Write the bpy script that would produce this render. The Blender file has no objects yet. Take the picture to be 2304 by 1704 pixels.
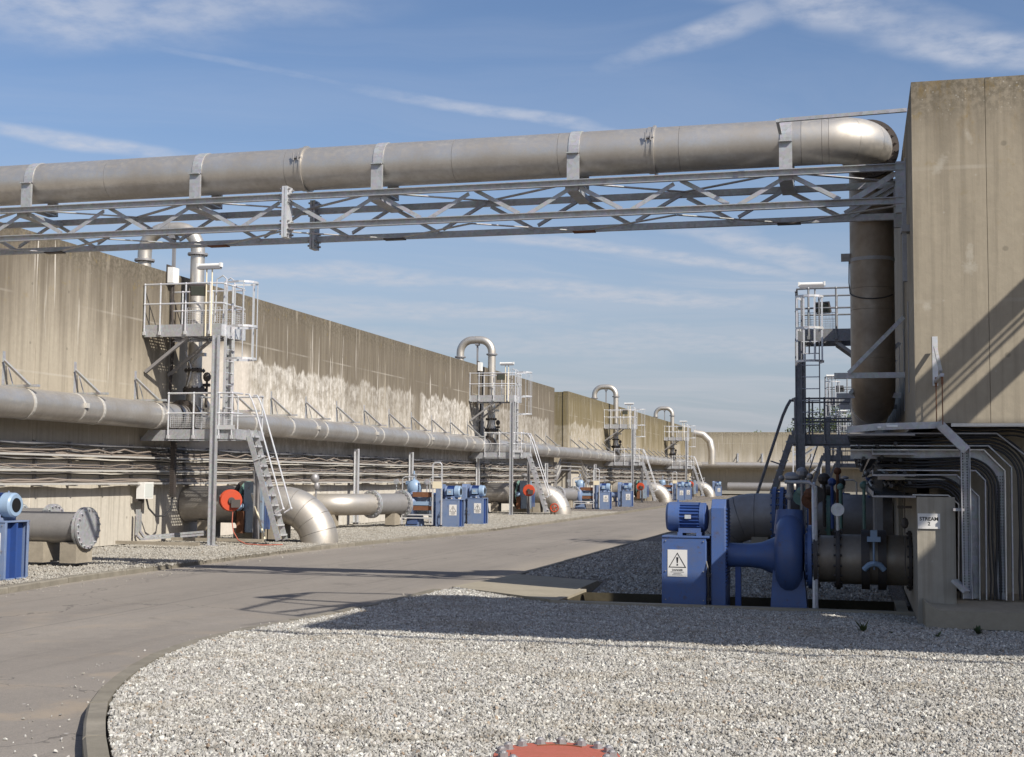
import bpy, math, random
from math import sin, cos, pi, radians, sqrt, atan2
from mathutils import Vector, Matrix, Quaternion
SC = bpy.context.scene
COL = SC.collection
# ------------------------------------------------------------------ camera
cam_d = bpy.data.cameras.new('camera'); cam = bpy.data.objects.new('camera', cam_d); COL.objects.link(cam)
cam_d.sensor_width = 36.0; cam_d.lens = 36.0*2972.8/2304; cam_d.clip_start = .1; cam_d.clip_end = 4000
PITCH, ROLL, YAW = 7.39962278e-02, 8.53574770e-03, 2.57169574e-01
cam.matrix_world = Matrix.Translation((0, 0, 1.6)) @ Matrix.Rotation(YAW, 4, 'Z') @ Matrix.Rotation(pi/2+PITCH, 4, 'X') @ Matrix.Rotation(ROLL, 4, 'Z')
SC.camera = cam
# ------------------------------------------------------------------ light
TX, TY_ = 1.02, .68          # horizontal shadow offset per metre of height
SUN = Vector((TX, -TY_, 1.0)).normalized()
EL = math.asin(SUN.z); AZ = atan2(SUN.x, SUN.y)
sd = bpy.data.lights.new('sun', 'SUN'); sd.energy = 5.0; sd.angle = radians(.53); sd.color = (1, .945, .86)
sun = bpy.data.objects.new('sun', sd); COL.objects.link(sun)
sun.rotation_euler = (-SUN).to_track_quat('-Z', 'Y').to_euler(); sun.location = (20, -15, 30)
SC.view_settings.view_transform = 'Standard'; SC.view_settings.look = 'None'
SC.view_settings.exposure = 0.22; SC.view_settings.gamma = 1; SC.view_settings.use_curve_mapping = False
W = bpy.data.worlds.new('World'); SC.world = W; W.use_nodes = True

class N:
    """small node-graph helper"""
    def __init__(s, nt): s.nt = nt; s.n = nt.nodes; s.l = nt.links
    def new(s, t, **kw):
        o = s.n.new(t)
        for k, v in kw.items():
            if hasattr(o, k): setattr(o, k, v)
        return o
    def put(s, sock, v):
        if isinstance(v, bpy.types.NodeSocket): s.l.new(v, sock)
        elif v is not None:
            if hasattr(sock.default_value, '__len__') and not hasattr(v, '__len__'): v = (v,)*len(sock.default_value)
            if hasattr(sock.default_value, '__len__') and len(sock.default_value) == 4 and len(v) == 3: v = (*v, 1)
            sock.default_value = v
    def math(s, op, a, b=None, c=None, clamp=False):
        o = s.new('ShaderNodeMath', operation=op); o.use_clamp = clamp
        s.put(o.inputs[0], a)
        if b is not None: s.put(o.inputs[1], b)
        if c is not None: s.put(o.inputs[2], c)
        return o.outputs[0]
    def vmath(s, op, a, b=None):
        o = s.new('ShaderNodeVectorMath', operation=op); s.put(o.inputs[0], a)
        if b is not None: s.put(o.inputs[1], b)
        return o.outputs[0]
    def sep(s, v):
        o = s.new('ShaderNodeSeparateXYZ'); s.put(o.inputs[0], v); return o.outputs
    def comb(s, x, y, z):
        o = s.new('ShaderNodeCombineXYZ'); s.put(o.inputs[0], x); s.put(o.inputs[1], y); s.put(o.inputs[2], z); return o.outputs[0]
    def noise(s, vec, scale=1, detail=3, rough=.5, dist=0, dim='3D'):
        o = s.new('ShaderNodeTexNoise', noise_dimensions=dim)
        if vec is not None: s.put(o.inputs['Vector'], vec)
        s.put(o.inputs['Scale'], scale); s.put(o.inputs['Detail'], detail); s.put(o.inputs['Roughness'], rough); s.put(o.inputs['Distortion'], dist)
        return o.outputs[0]
    def vor(s, vec, scale=1, feature='F1', out=0):
        o = s.new('ShaderNodeTexVoronoi', feature=feature); s.put(o.inputs['Vector'], vec); s.put(o.inputs['Scale'], scale); return o.outputs[out]
    def mapr(s, v, a, b, c=0, d=1, smooth=False):
        o = s.new('ShaderNodeMapRange'); o.interpolation_type = 'SMOOTHSTEP' if smooth else 'LINEAR'
        s.put(o.inputs[0], v)
        for i, x in enumerate((a, b, c, d)): s.put(o.inputs[1+i], x)
        return o.outputs[0]
    def mix(s, f, a, b, mode='MIX'):
        o = s.new('ShaderNodeMix', data_type='RGBA', blend_type=mode); o.clamp_factor = True
        s.put(o.inputs[0], f); s.put(o.inputs[6], a); s.put(o.inputs[7], b); return o.outputs[2]
    def scale(s, v, x, y, z):
        return s.vmath('MULTIPLY', v, (x, y, z))

# sky ---------------------------------------------------------------
w = N(W.node_tree); w.n.clear()
sky = w.new('ShaderNodeTexSky', sky_type='NISHITA'); sky.sun_disc = False
sky.sun_elevation = EL; sky.sun_rotation = AZ; sky.air_density = 1.0; sky.dust_density = .9; sky.ozone_density = 1.3; sky.altitude = 60
tc = w.new('ShaderNodeTexCoord').outputs['Generated']
dx, dy, dz = w.sep(tc)
dzc = w.math('MAXIMUM', dz, .02)
px = w.math('DIVIDE', dx, w.math('ADD', dzc, .10)); py = w.math('DIVIDE', dy, w.math('ADD', dzc, .10))
pl = w.comb(px, py, 0.0)
# cirrus: fibrous veils, stretched along one wind direction
ROTC = radians(24)
ux = w.math('ADD', w.math('MULTIPLY', px, cos(ROTC)), w.math('MULTIPLY', py, sin(ROTC)))
uy = w.math('SUBTRACT', w.math('MULTIPLY', py, cos(ROTC)), w.math('MULTIPLY', px, sin(ROTC)))
warp = w.noise(pl, .8, 3, .5)
vv = w.comb(w.math('MULTIPLY', ux, .32), w.math('ADD', w.math('MULTIPLY', uy, 1.5), w.math('MULTIPLY', warp, 1.4)), 3.7)
fib = w.noise(vv, 1.5, 8, .62, .35)
big = w.noise(w.comb(w.math('MULTIPLY', ux, .5), uy, 9.1), .75, 3, .5, .3)
cir = w.math('MULTIPLY', w.mapr(fib, .44, .74, 0, 1, True), w.mapr(big, .42, .66, 0, 1, True))
horz = w.mapr(dz, .02, .22, 1, .0, True)
veil = w.math('MULTIPLY', w.mapr(fib, .38, .68, 0, .40, True), w.mapr(dz, .03, .2, 1, .25, True))
cl = w.math('MAXIMUM', w.math('MULTIPLY', cir, .62), veil)
def trail(p, q, width, soft, amt, cl):
    """a contrail: a thin band between two sky directions given on the cloud plane"""
    p = Vector(p); q = Vector(q); d = (q-p); L = d.length; d /= L
    rx = w.math('SUBTRACT', px, p.x); ry = w.math('SUBTRACT', py, p.y)
    t = w.math('ADD', w.math('MULTIPLY', rx, d.x), w.math('MULTIPLY', ry, d.y))
    s = w.math('SUBTRACT', w.math('MULTIPLY', rx, -d.y), w.math('MULTIPLY', ry, -d.x))
    s = w.math('ADD', s, w.math('MULTIPLY', w.math('SUBTRACT', w.noise(pl, 2.2, 3, .6), .5), width*2.2))
    a = w.mapr(w.math('ABSOLUTE', s), width*.15, width, 1, 0, True)
    a = w.math('MULTIPLY', a, w.mapr(t, -soft, soft, 0, 1, True)); a = w.math('MULTIPLY', a, w.mapr(t, L-soft, L+soft, 1, 0, True))
    a = w.math('MULTIPLY', a, w.mapr(w.noise(pl, 14, 4, .6), .3, .62, .35, 1))
    return w.math('MAXIMUM', cl, w.math('MULTIPLY', a, amt))
def cp(x, y):
    """cloud-plane coordinates of the sky direction at azimuth x and elevation y (degrees)"""
    x = radians(x); y = radians(y); z = sin(y)
    return (sin(x)*cos(y)/(z+.10), cos(x)*cos(y)/(z+.10))
for p, q, wd, am in (((-36.9, 13.75), (-28.6, 13.15), .05, .5), ((-20, 16.3), (-10.5, 14.8), .042, .40), ((-31.6, 17.7), (-21.4, 16.5), .02, .15),
                     ((-39, 18.6), (-29, 19.2), .17, .42), ((-35, 17.9), (-23, 20.3), .12, .34), ((-9.1, 17.9), (-2.6, 19.8), .055, .42), ((-6, 20.9), (1.8, 18.4), .07, .46),
                     ((1.0, 18.7), (8.5, 16.2), .085, .46), ((1.5, 19.4), (5, 18.2), .05, .3), ((-38, 11.7), (-33.5, 11.0), .17, .4), ((-29, 8.7), (-17, 8.45), .16, .42), ((-18, 8.5), (-4.5, 7.3), .15, .42),
                     ((-25, 7.3), (-12, 6.9), .16, .34), ((-16.5, 10.5), (-2, 8.6), .07, .42), ((-7, 10.8), (0, 8.7), .10, .42), ((-30, 5.9), (-8, 5.2), .3, .25), ((-14, 6.0), (4, 5.2), .3, .28)):
    cl = trail(cp(*p), cp(*q), wd*1.25, .22, min(.8, am*1.35), cl)
sky0 = w.mix(w.mapr(dz, .0, .30, .78, .0, True), sky.outputs[0], (2.75, 3.35, 4.0))
skyc = w.mix(.03, sky0, w.new('ShaderNodeRGBToBW').outputs[0])
bw = [n for n in w.n if n.bl_idname == 'ShaderNodeRGBToBW'][0]; w.l.new(sky0, bw.inputs[0])
cc = w.mix(w.mapr(dz, 0, .3), (5.0, 4.9, 5.2), (5.6, 5.8, 6.4))
hs = w.new('ShaderNodeHueSaturation'); hs.inputs['Saturation'].default_value = 1.16; w.put(hs.inputs['Color'], w.mix(1.0, skyc, (1.06, 1.0, 1.03), 'MULTIPLY'))
fin = w.mix(cl, hs.outputs[0], cc)
bg = w.new('ShaderNodeBackground'); w.put(bg.inputs[0], fin); bg.inputs[1].default_value = .100
wo = w.new('ShaderNodeOutputWorld'); w.l.new(bg.outputs[0], wo.inputs[0])

# ------------------------------------------------------------------ materials
def mat(name, col=(.5, .5, .5), rough=.6, metal=0.0, spec=.5):
    m = bpy.data.materials.new(name); m.use_nodes = True; g = N(m.node_tree)
    b = g.n['Principled BSDF']; g.put(b.inputs['Base Color'], col); g.put(b.inputs['Roughness'], rough); g.put(b.inputs['Metallic'], metal)
    b.inputs['Specular IOR Level'].default_value = spec
    return m, g, b
def bump(g, b, h, dist=.01, strength=1.0):
    o = g.new('ShaderNodeBump'); g.put(o.inputs['Height'], h); o.inputs['Distance'].default_value = dist; o.inputs['Strength'].default_value = strength
    g.l.new(o.outputs[0], b.inputs['Normal'])
def pos(g): return g.new('ShaderNodeNewGeometry').outputs['Position']
def obco(g): return g.new('ShaderNodeTexCoord').outputs['Object']
M_ = {}
def concrete_wall(name, top, light, amt_white=.0, dark=(.135, .11, .08), low=(.62, .58, .50), yband=None):
    m, g, b = mat(name, rough=.9, spec=.25)
    P = pos(g); x, y, z = g.sep(P)
    hxy = g.math('ADD', x, y)
    st = g.noise(g.comb(g.math('MULTIPLY', hxy, 3.2), g.math('MULTIPLY', z, .13), 1.3), 1.0, 5, .6)      # vertical run-off streaks
    st2 = g.noise(g.comb(g.math('MULTIPLY', hxy, 11), g.math('MULTIPLY', z, .35), 7.1), 1.0, 4, .6)
    bl = g.noise(P, .45, 5, .6, .4); fine = g.noise(P, 9, 6, .65)
    c = g.mix(g.mapr(bl, .3, .7), tuple(v*.9 for v in light), light)
    c = g.mix(g.math('MULTIPLY', g.mapr(z, 2.6, .9, 0, 1, True), .75), c, low)
    hh = g.math('ADD', z, g.math('MULTIPLY', g.math('SUBTRACT', st, .5), 5.2))
    hh = g.math('ADD', hh, g.math('MULTIPLY', g.math('SUBTRACT', bl, .5), 2.2))
    far_ = g.math('ADD', g.mapr(y, 28, 33, .35, 1.1), g.math('MULTIPLY', g.math('SUBTRACT', g.noise(g.comb(0, g.math('MULTIPLY', y, .22), 5.5), 1.0, 3, .6), .5), 4.0)) if amt_white else 0
    hh = g.math('ADD', hh, far_); stain = g.mapr(hh, top-3.1, top-.1, 0, 1, True)
    if not amt_white: stain = g.mapr(hh, top-1.5, top+.6, 0, 1, True)
    c = g.mix(g.math('MULTIPLY', stain, .9), c, dark)
    c = g.mix(g.math('MULTIPLY', g.mapr(st2, .50, .66), .42), c, tuple(v*.55 for v in light))
    c = g.mix(g.math('MULTIPLY', g.math('MULTIPLY', stain, g.mapr(g.noise(g.comb(g.math('MULTIPLY', hxy, 6), g.math('MULTIPLY', z, .22), 31.0), 1.0, 4, .6), .48, .66)), .55), c, (.27, .235, .175))
    crust = g.math('MULTIPLY', g.mapr(z, top-.75, top-.1, 0, 1, True), g.mapr(g.noise(P, 13, 5, .7), .42, .58))
    c = g.mix(g.math('MULTIPLY', crust, .55), c, (.07, .06, .04))
    lich = g.math('MULTIPLY', g.mapr(z, top-2.2, top-.2, 0, 1), g.mapr(g.noise(P, 5.5, 5, .7), .60, .70))
    c = g.mix(g.math('MULTIPLY', lich, .5), c, (.27, .19, .045))
    if amt_white:
        # lime run-out: pale sheets below the construction joint, with a ragged top edge and vertical fibres
        nb = g.math('MULTIPLY', g.math('SUBTRACT', g.noise(g.comb(g.math('MULTIPLY', y, .9), 0.0, 2.2), 1.0, 4, .7), .5), 1.5)
        edge = g.math('ADD', 4.72, nb)
        def band(a, b_, s_=.5): return g.math('MULTIPLY', g.mapr(y, a-s_, a+s_, 0, 1, True), g.mapr(y, b_-s_, b_+s_, 1, 0, True))
        win = g.math('MAXIMUM', g.math('MAXIMUM', band(31.0, 40.2), g.math('MULTIPLY', band(40.2, 46.8), .6)), g.math('MAXIMUM', band(47.6, 57.5, .2), g.math('MULTIPLY', band(58, 69), .5)))
        if name.endswith('far'): win = g.mapr(g.noise(g.comb(g.math('MULTIPLY', y, .12), 0, 4.4), 1.0, 2, .5), .45, .55)
        w1 = g.math('MULTIPLY', g.mapr(g.math('SUBTRACT', edge, z), 0, .10, 0, 1), win)
        fib_ = g.noise(g.comb(g.math('MULTIPLY', hxy, 7), g.math('MULTIPLY', z, 1.1), 3.3), 1.0, 5, .65)
        top_ = g.mapr(g.math('SUBTRACT', edge, z), .0, .55, 1, 0); w1 = g.math('MULTIPLY', w1, g.math('MAXIMUM', top_, g.mapr(fib_, .42, .6, .45, 1))); w1 = g.math('MULTIPLY', w1, g.mapr(g.noise(P, 3.1, 7, .75), .42, .56, .3, 1))
        c = g.mix(g.math('MULTIPLY', w1, amt_white), c, (.74, .70, .63))
        pale = g.math('MULTIPLY', band(29.9, 33.0, .35), g.mapr(z, 5.1, 4.8, 0, 1))
        if not name.endswith('far'): c = g.mix(g.math('MULTIPLY', pale, .75), c, (.70, .63, .54))
        jy = g.math('ABSOLUTE', g.math('SUBTRACT', g.math('FRACT', g.math('DIVIDE', g.math('SUBTRACT', y, 23.3-1.275), 2.55)), .5))
        jl_ = g.math('MULTIPLY', g.mapr(g.math('ADD', jy, g.math('MULTIPLY', g.math('SUBTRACT', fine, .5), .02)), .010, .035, 1, 0), g.mapr(g.noise(g.comb(0, g.math('MULTIPLY', y, .5), g.math('MULTIPLY', z, .5)), 1.0, 2, .5), .50, .62))
        c = g.mix(g.math('MULTIPLY', jl_, .42), c, (.6, .53, .42))
        dr = g.noise(g.comb(g.math('MULTIPLY', hxy, 5.5), g.math('MULTIPLY', z, .28), 17.0), 1.0, 3, .45)
        c = g.mix(g.math('MULTIPLY', g.mapr(dr, .66, .71), .8), c, (.70, .65, .57))
    else:
        dr = g.noise(g.comb(g.math('MULTIPLY', hxy, 3.0), g.math('MULTIPLY', z, .9), 17.0), 1.0, 3, .45)
        c = g.mix(g.math('MULTIPLY', g.mapr(dr, .72, .76), .5), c, (.5, .47, .41))
    if not amt_white:
        for sx_, sz_, rx_, rz_, tl in ((1.24, 5.5, .045, .10, .3), (.93, 5.2, .07, .15, -.45), (1.23, 4.0, .10, .09, 0), (1.23, 4.15, .05, .14, 0), (.76, 3.56, .06, .06, 0)):
            ax_ = g.math('SUBTRACT', x, sx_); az_ = g.math('SUBTRACT', z, sz_); ax_ = g.math('ADD', ax_, g.math('MULTIPLY', az_, tl))
            dd = g.math('ADD', g.math('POWER', g.math('DIVIDE', ax_, rx_), 2.0), g.math('POWER', g.math('DIVIDE', az_, rz_), 2.0))
            sp_ = g.math('MULTIPLY', g.mapr(g.math('ADD', dd, g.math('MULTIPLY', g.noise(P, 22, 4, .7), 2.6)), 1.3, 2.3, 1, 0), g.mapr(y, 15.4, 16.2, 1, 0))
            c = g.mix(g.math('MULTIPLY', sp_, .45), c, (.56, .53, .46))
        wsp = g.math('MULTIPLY', g.mapr(z, 5.55, 6.2, 0, 1), g.mapr(g.vor(P, 16), .10, .17, 1, 0)); c = g.mix(g.math('MULTIPLY', wsp, .55), c, (.6, .58, .52))
        osp = g.math('MULTIPLY', g.mapr(z, 5.3, 6.2, 0, 1), g.mapr(g.noise(g.comb(g.math('MULTIPLY', x, 5), y, g.math('MULTIPLY', z, 1.6)), 1.0, 5, .7), .56, .68)); c = g.mix(g.math('MULTIPLY', osp, .6), c, (.24, .155, .04))
    th = g.math('ADD', g.math('POWER', g.math('SUBTRACT', g.math('FRACT', g.math('DIVIDE', hxy, 1.275)), .5), 2.0), g.math('POWER', g.math('SUBTRACT', g.math('FRACT', g.math('DIVIDE', z, 1.2)), .5), 2.0))
    c = g.mix(g.math('MULTIPLY', g.mapr(th, .0003, .0009, 1, 0), .4), c, (.10, .09, .07))
    hl = g.math('ABSOLUTE', g.math('SUBTRACT', z, 3.62)); hl2 = g.math('ABSOLUTE', g.math('SUBTRACT', z, 5.15))
    ln = g.math('MULTIPLY', g.mapr(g.math('MINIMUM', hl, hl2), .012, .03, 1, 0), g.mapr(g.noise(P, .7, 3, .6), .42, .6))
    c = g.mix(g.math('MULTIPLY', ln, .35), c, (.56, .52, .45))
    pk = g.mapr(g.vor(g.comb(x, y, z), 3.2), .0, .055, 1, 0)
    c = g.mix(g.math('MULTIPLY', pk, .4), c, (.55, .53, .48))
    c = g.mix(g.mapr(fine, .2, .8, .0, .22), c, (.1, .09, .07), 'MIX')
    g.put(b.inputs['Base Color'], c)
    bump(g, b, g.math('ADD', g.math('MULTIPLY', fine, .6), g.math('MULTIPLY', st2, .5)), .012, .5)
    return m
CW = concrete_wall('stained_concrete', 6.45, (.46, .405, .315), .95)
CW2 = concrete_wall('stained_concrete_far', 6.5, (.44, .37, .255), .55, dark=(.17, .135, .06))
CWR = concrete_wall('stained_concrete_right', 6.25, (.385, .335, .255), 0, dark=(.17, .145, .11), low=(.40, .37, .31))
CWB = concrete_wall('stained_concrete_back', 6.3, (.60, .55, .46), .2, dark=(.36, .31, .22), low=(.3, .3, .28))
def simple_concrete(name, col, sc=3, dark=.6):
    m, g, b = mat(name, rough=.92, spec=.2); P = pos(g)
    n1 = g.noise(P, sc, 6, .65); n2 = g.noise(P, sc*9, 5, .7)
    c = g.mix(g.mapr(n1, .3, .7), tuple(v*dark for v in col), col); c = g.mix(g.mapr(n2, .25, .8, 0, .45), c, tuple(v*.5 for v in col))
    if name.startswith('kerb'): c = g.mix(g.math('MULTIPLY', g.new('ShaderNodeObjectInfo').outputs['Random'], .55), c, (.17, .155, .12))
    g.put(b.inputs['Base Color'], c); bump(g, b, n2, .008, .6); return m
PALE = simple_concrete('limewashed_backing', (.84, .80, .72), 4, .85)
KERB = simple_concrete('kerb_concrete', (.33, .30, .245), 2.6, .5)
SLAB = simple_concrete('slab_concrete', (.40, .355, .27), 1.2, .8)
BLOCK = simple_concrete('block_concrete', (.42, .37, .29), 2)
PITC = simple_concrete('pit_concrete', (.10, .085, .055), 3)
def asphalt():
    m, g, b = mat('asphalt', rough=.93, spec=.25); P = pos(g); x, y, z = g.sep(P)
    big = g.noise(g.comb(g.math('MULTIPLY', x, 1.0), g.math('MULTIPLY', y, .45), 0.0), .55, 5, .55, .5)
    med = g.noise(P, 6, 5, .6); fi = g.noise(P, 90, 4, .7); v = g.vor(P, 130)
    c = g.mix(g.mapr(big, .3, .7), (.255, .228, .198), (.335, .30, .258))
    c = g.mix(g.mapr(med, .3, .75, 0, .3), c, (.2, .178, .155))
    c = g.mix(g.mapr(fi, .3, .7, 0, .5), c, (.135, .125, .115)); c = g.mix(g.mapr(g.noise(P, 28, 4, .75), .5, .72, 0, .35), c, (.15, .14, .125))
    c = g.mix(g.mapr(v, .02, .10, .5, 0), c, (.48, .45, .41))
    dust = g.math('MULTIPLY', g.mapr(g.noise(P, 1.1, 4, .6), .5, .66, 0, 1, True), g.mapr(y, 17, 8))
    c = g.mix(g.math('MULTIPLY', dust, .55), c, (.36, .29, .21))
    streak = g.noise(g.comb(g.math('MULTIPLY', x, 7), g.math('MULTIPLY', y, .22), 3.0), 1.0, 3, .5)
    c = g.mix(g.mapr(streak, .58, .7, 0, .22), c, (.11, .10, .09))
    ck = g.new('ShaderNodeTexVoronoi', feature='DISTANCE_TO_EDGE'); g.put(ck.inputs['Vector'], g.vmath('ADD', P, g.vmath('MULTIPLY', g.comb(g.noise(P, 1.5, 4, .6), g.noise(P, 1.9, 4, .6), 0), (1.2, 1.2, 0)))); g.put(ck.inputs['Scale'], .16)
    c = g.mix(g.math('MULTIPLY', g.mapr(ck.outputs[0], .0008, .0028, 1, 0), .55), c, (.07, .065, .06))
    sm_ = g.math('ABSOLUTE', g.math('ADD', g.math('ADD', x, 8.75), g.math('MULTIPLY', g.noise(P, .5, 3, .5), .1)))
    c = g.mix(g.math('MULTIPLY', g.mapr(sm_, .008, .028, 1, 0), .4), c, (.10, .095, .085))
    ty1 = g.math('ABSOLUTE', g.math('SUBTRACT', g.math('ABSOLUTE', g.math('ADD', x, 8.4)), .85)); c = g.mix(g.math('MULTIPLY', g.mapr(ty1, .08, .4, .22, 0, True), g.mapr(med, .3, .6)), c, (.15, .135, .12))
    oil = g.mapr(g.noise(P, .9, 3, .5, 1.0), .66, .73, 0, .4); c = g.mix(oil, c, (.09, .083, .075))
    grit = g.math('MAXIMUM', g.mapr(x, -11.6, -11.95, 0, .7), g.math('MULTIPLY', g.mapr(x, -6.6, -6.1, 0, .5), g.mapr(y, 18, 19))); c = g.mix(g.math('MULTIPLY', grit, g.mapr(fi, .4, .6)), c, (.42, .36, .28))
    sp = g.math('MULTIPLY', g.mapr(g.vor(P, 1.7), .0, .035, 1, 0), 1)
    c = g.mix(g.math('MULTIPLY', sp, .8), c, (.6, .58, .55))
    g.put(b.inputs['Base Color'], c); bump(g, b, g.math('ADD', fi, g.math('MULTIPLY', v, .8)), .006, .5); return m
ASPH = asphalt()
def gravelbed(name, sc, amp):
    m, g, b = mat(name, rough=.9, spec=.3); P = pos(g)
    vo = g.new('ShaderNodeTexVoronoi'); g.put(vo.inputs['Vector'], P); g.put(vo.inputs['Scale'], sc)
    r = g.sep(vo.outputs['Color'])[0]
    c = g.mix(r, (.22, .2, .175), (.47, .43, .385)); c = g.mix(g.mapr(g.sep(vo.outputs['Color'])[1], .86, .9), c, (.42, .29, .2))
    c = g.mix(g.mapr(vo.outputs['Distance'], .35, .6, 0, .85), c, (.06, .052, .045))
    c = g.mix(g.mapr(g.noise(P, .8, 4, .6), .5, .75, 0, .3), c, (.2, .17, .13))
    g.put(b.inputs['Base Color'], c); bump(g, b, g.math('MULTIPLY', g.mapr(vo.outputs['Distance'], 0, .6), -1), amp, 1.0); return m
GBED = gravelbed('gravel_bed', 52, .02); GBEDF = gravelbed('gravel_bed_far', 38, .02)
def stone():
    m, g, b = mat('gravel_stone', rough=.8, spec=.35)
    a = g.new('ShaderNodeAttribute'); a.attribute_type = 'INSTANCER'; a.attribute_name = 'tone'; t = a.outputs['Fac']
    r = g.new('ShaderNodeValToRGB'); g.put(r.inputs[0], t); e = r.color_ramp.elements
    e[0].position = 0; e[0].color = (.16, .15, .145, 1); e[1].position = 1; e[1].color = (.76, .73, .67, 1)
    for p_, c_ in ((.10, (.24, .22, .20, 1)), (.25, (.36, .335, .305, 1)), (.28, (.36, .25, .17, 1)), (.31, (.36, .335, .31, 1)), (.6, (.45, .425, .395, 1)), (.8, (.50, .465, .445, 1)), (.92, (.64, .61, .565, 1))):
        q = e.new(p_); q.color = c_
    c = g.mix(g.mapr(g.noise(pos(g), 60, 3, .6), .3, .7, 0, .35), r.outputs[0], (.32, .29, .26))
    gx, gy, gz = g.sep(pos(g))
    c = g.mix(g.mapr(gx, -9, -11, 0, .55), c, (.33, .295, .25))
    dm = g.noise(g.comb(g.math('MULTIPLY', gx, 1.0), g.math('MULTIPLY', gy, 1.6), 0), .9, 5, .65, .6)
    c = g.mix(g.mapr(dm, .50, .68, 0, .5), c, (.29, .24, .18)); d2 = g.noise(g.comb(g.math('MULTIPLY', gx, 1.4), g.math('MULTIPLY', gy, 2.6), 4), 3.2, 4, .65); c = g.mix(g.mapr(d2, .52, .66, 0, .55), c, (.17, .15, .125)); c = g.mix(1.0, c, (.965, 1.0, .985), 'MULTIPLY'); c = g.mix(g.mapr(dm, .30, .42, .3, 0), c, (.22, .20, .18))
    g.put(b.inputs['Base Color'], c); return m
STONE = stone()
def metal(name, col, rough, met, dirt=(.14, .12, .10), da=.35, sc=2.5, spangle=0, streak=0, rust=0):
    m, g, b = mat(name, rough=rough, metal=met); P = pos(g)
    n1 = g.noise(P, sc, 5, .6); n2 = g.noise(P, sc*8, 4, .6)
    c = g.mix(g.mapr(n1, .35, .75, 0, da), col, dirt); c = g.mix(g.mapr(n2, .4, .8, 0, da*.6), c, dirt)
    if spangle:
        v = g.new('ShaderNodeTexVoronoi'); g.put(v.inputs['Vector'], P); g.put(v.inputs['Scale'], spangle)
        c = g.mix(.16, c, v.outputs['Color'], 'OVERLAY'); bw_ = g.new('ShaderNodeHueSaturation'); bw_.inputs['Saturation'].default_value = .35; g.put(bw_.inputs['Color'], c); c = bw_.outputs[0]
    if rust: c = g.mix(g.mapr(g.noise(P, 7, 5, .7), .62-.1*rust, .70, 0, .85 if rust > .3 else .6), c, (.16, .06, .025) if rust > .3 else (.10, .07, .05))
    g.put(b.inputs['Base Color'], c); g.put(b.inputs['Roughness'], g.mapr(n1, .3, .7, rough*.85, min(1, rough*1.2)))
    g.put(b.inputs['Metallic'], g.mapr(n2, .45, .8, met, met*.6))
    bump(g, b, n1, .006, .35); return m
PIPE = metal('dull_stainless', (.57, .55, .515), .42, .70, (.26, .21, .15), .5, 1.6)
DULLP = metal('dull_shaded_steel', (.36, .34, .33), .5, .5, (.2, .17, .14), .5, 1.2)  # darker steel for the right elbow; its shade is mixed into the colour
BROWNP = metal('shade_brown_stainless', (.34, .29, .23), .5, .55, (.16, .11, .07), .6, 1.2)  # stainless browned and darkened to carry the shade on downpipe and pit pipes
PIPEB = metal('bright_stainless', (.60, .57, .515), .50, .80, (.36, .30, .23), .4, 2.2)
PIPEG = metal('grey_pipe', (.33, .32, .31), .45, .45, (.2, .19, .18), .5, 3)
GALV = metal('galvanised_steel', (.41, .425, .45), .5, .4, (.27, .27, .28), .4, 4, spangle=22)
GALVL = metal('bright_galvanised_steel', (.66, .67, .69), .42, .45, (.4, .4, .4), .3, 5, spangle=26)
GALVSHADE = metal('shade_dark_galvanised_steel', (.20, .21, .245), .55, .35, (.13, .13, .14), .4, 4, spangle=22)  # darkened galvanised for the right towers; their shade sits in the base colour
STEEL = metal('weathered_steel', (.33, .33, .34), .5, .4, (.22, .19, .16), .5, 4)
TRAYW = metal('tray_edge_steel', (.66, .64, .59), .45, .35, (.42, .38, .32), .4, 6)
DARKM = metal('dark_iron', (.07, .065, .062), .6, .4, (.11, .075, .055), .5, 7)
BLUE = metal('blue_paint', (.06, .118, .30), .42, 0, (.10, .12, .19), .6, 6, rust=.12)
BLUES = metal('sunlit_worn_blue_paint', (.135, .20, .345), .5, 0, (.22, .25, .32), .6, 6, rust=.14)  # lighter, greyer copy of blue_paint: sunlight and some wear put into the colour
BLUEL = metal('pale_blue_paint', (.27, .38, .52), .38, 0, (.2, .27, .36), .4, 6)
BLUED = metal('deep_blue_paint', (.03, .075, .26), .42, 0, (.04, .06, .12), .35, 6)
BLUEG = metal('blue_grey_paint', (.27, .35, .44), .5, .1, (.18, .2, .24), .4, 6, rust=.55)
GREEN = metal('sea_green_paint', (.10, .23, .19), .5, 0, (.3, .35, .3), .5, 9)
ORANGE = metal('orange_paint', (.52, .07, .025), .4, 0, (.36, .05, .02), .4, 6)
REDP = metal('faded_red_paint', (.44, .115, .07), .6, 0, (.30, .10, .06), .55, 14)
RUST = metal('rust', (.20, .085, .04), .85, 0, (.1, .045, .025), .6, 14)
CABLE = mat('cable_black', (.025, .025, .027), .5)[0]
CABLEB = mat('cable_brown_grey', (.24, .20, .165), .6)[0]
CABLEW = mat('conduit_cream', (.62, .58, .5), .5)[0]
WHITE = mat('white_plastic', (.78, .77, .73), .35)[0]
SIGNW = mat('sign_white', (.72, .70, .66), .4)[0]
SIGNB = mat('sign_black', (.012, .012, .012), .4)[0]
CREAM = mat('cream_paint', (.74, .66, .48), .5)[0]
YELL = mat('ochre_paint', (.42, .27, .03), .6)[0]
GLASSD = mat('lamp_glass', (.10, .11, .09), .15)[0]
def leafmat(n, a, b_):
    m, g, b = mat(n, rough=.7); t = g.new('ShaderNodeObjectInfo').outputs['Random']
    g.put(b.inputs['Base Color'], g.mix(g.mapr(g.noise(pos(g), 1.1, 3), .35, .65), a, b_)); return m
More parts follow.
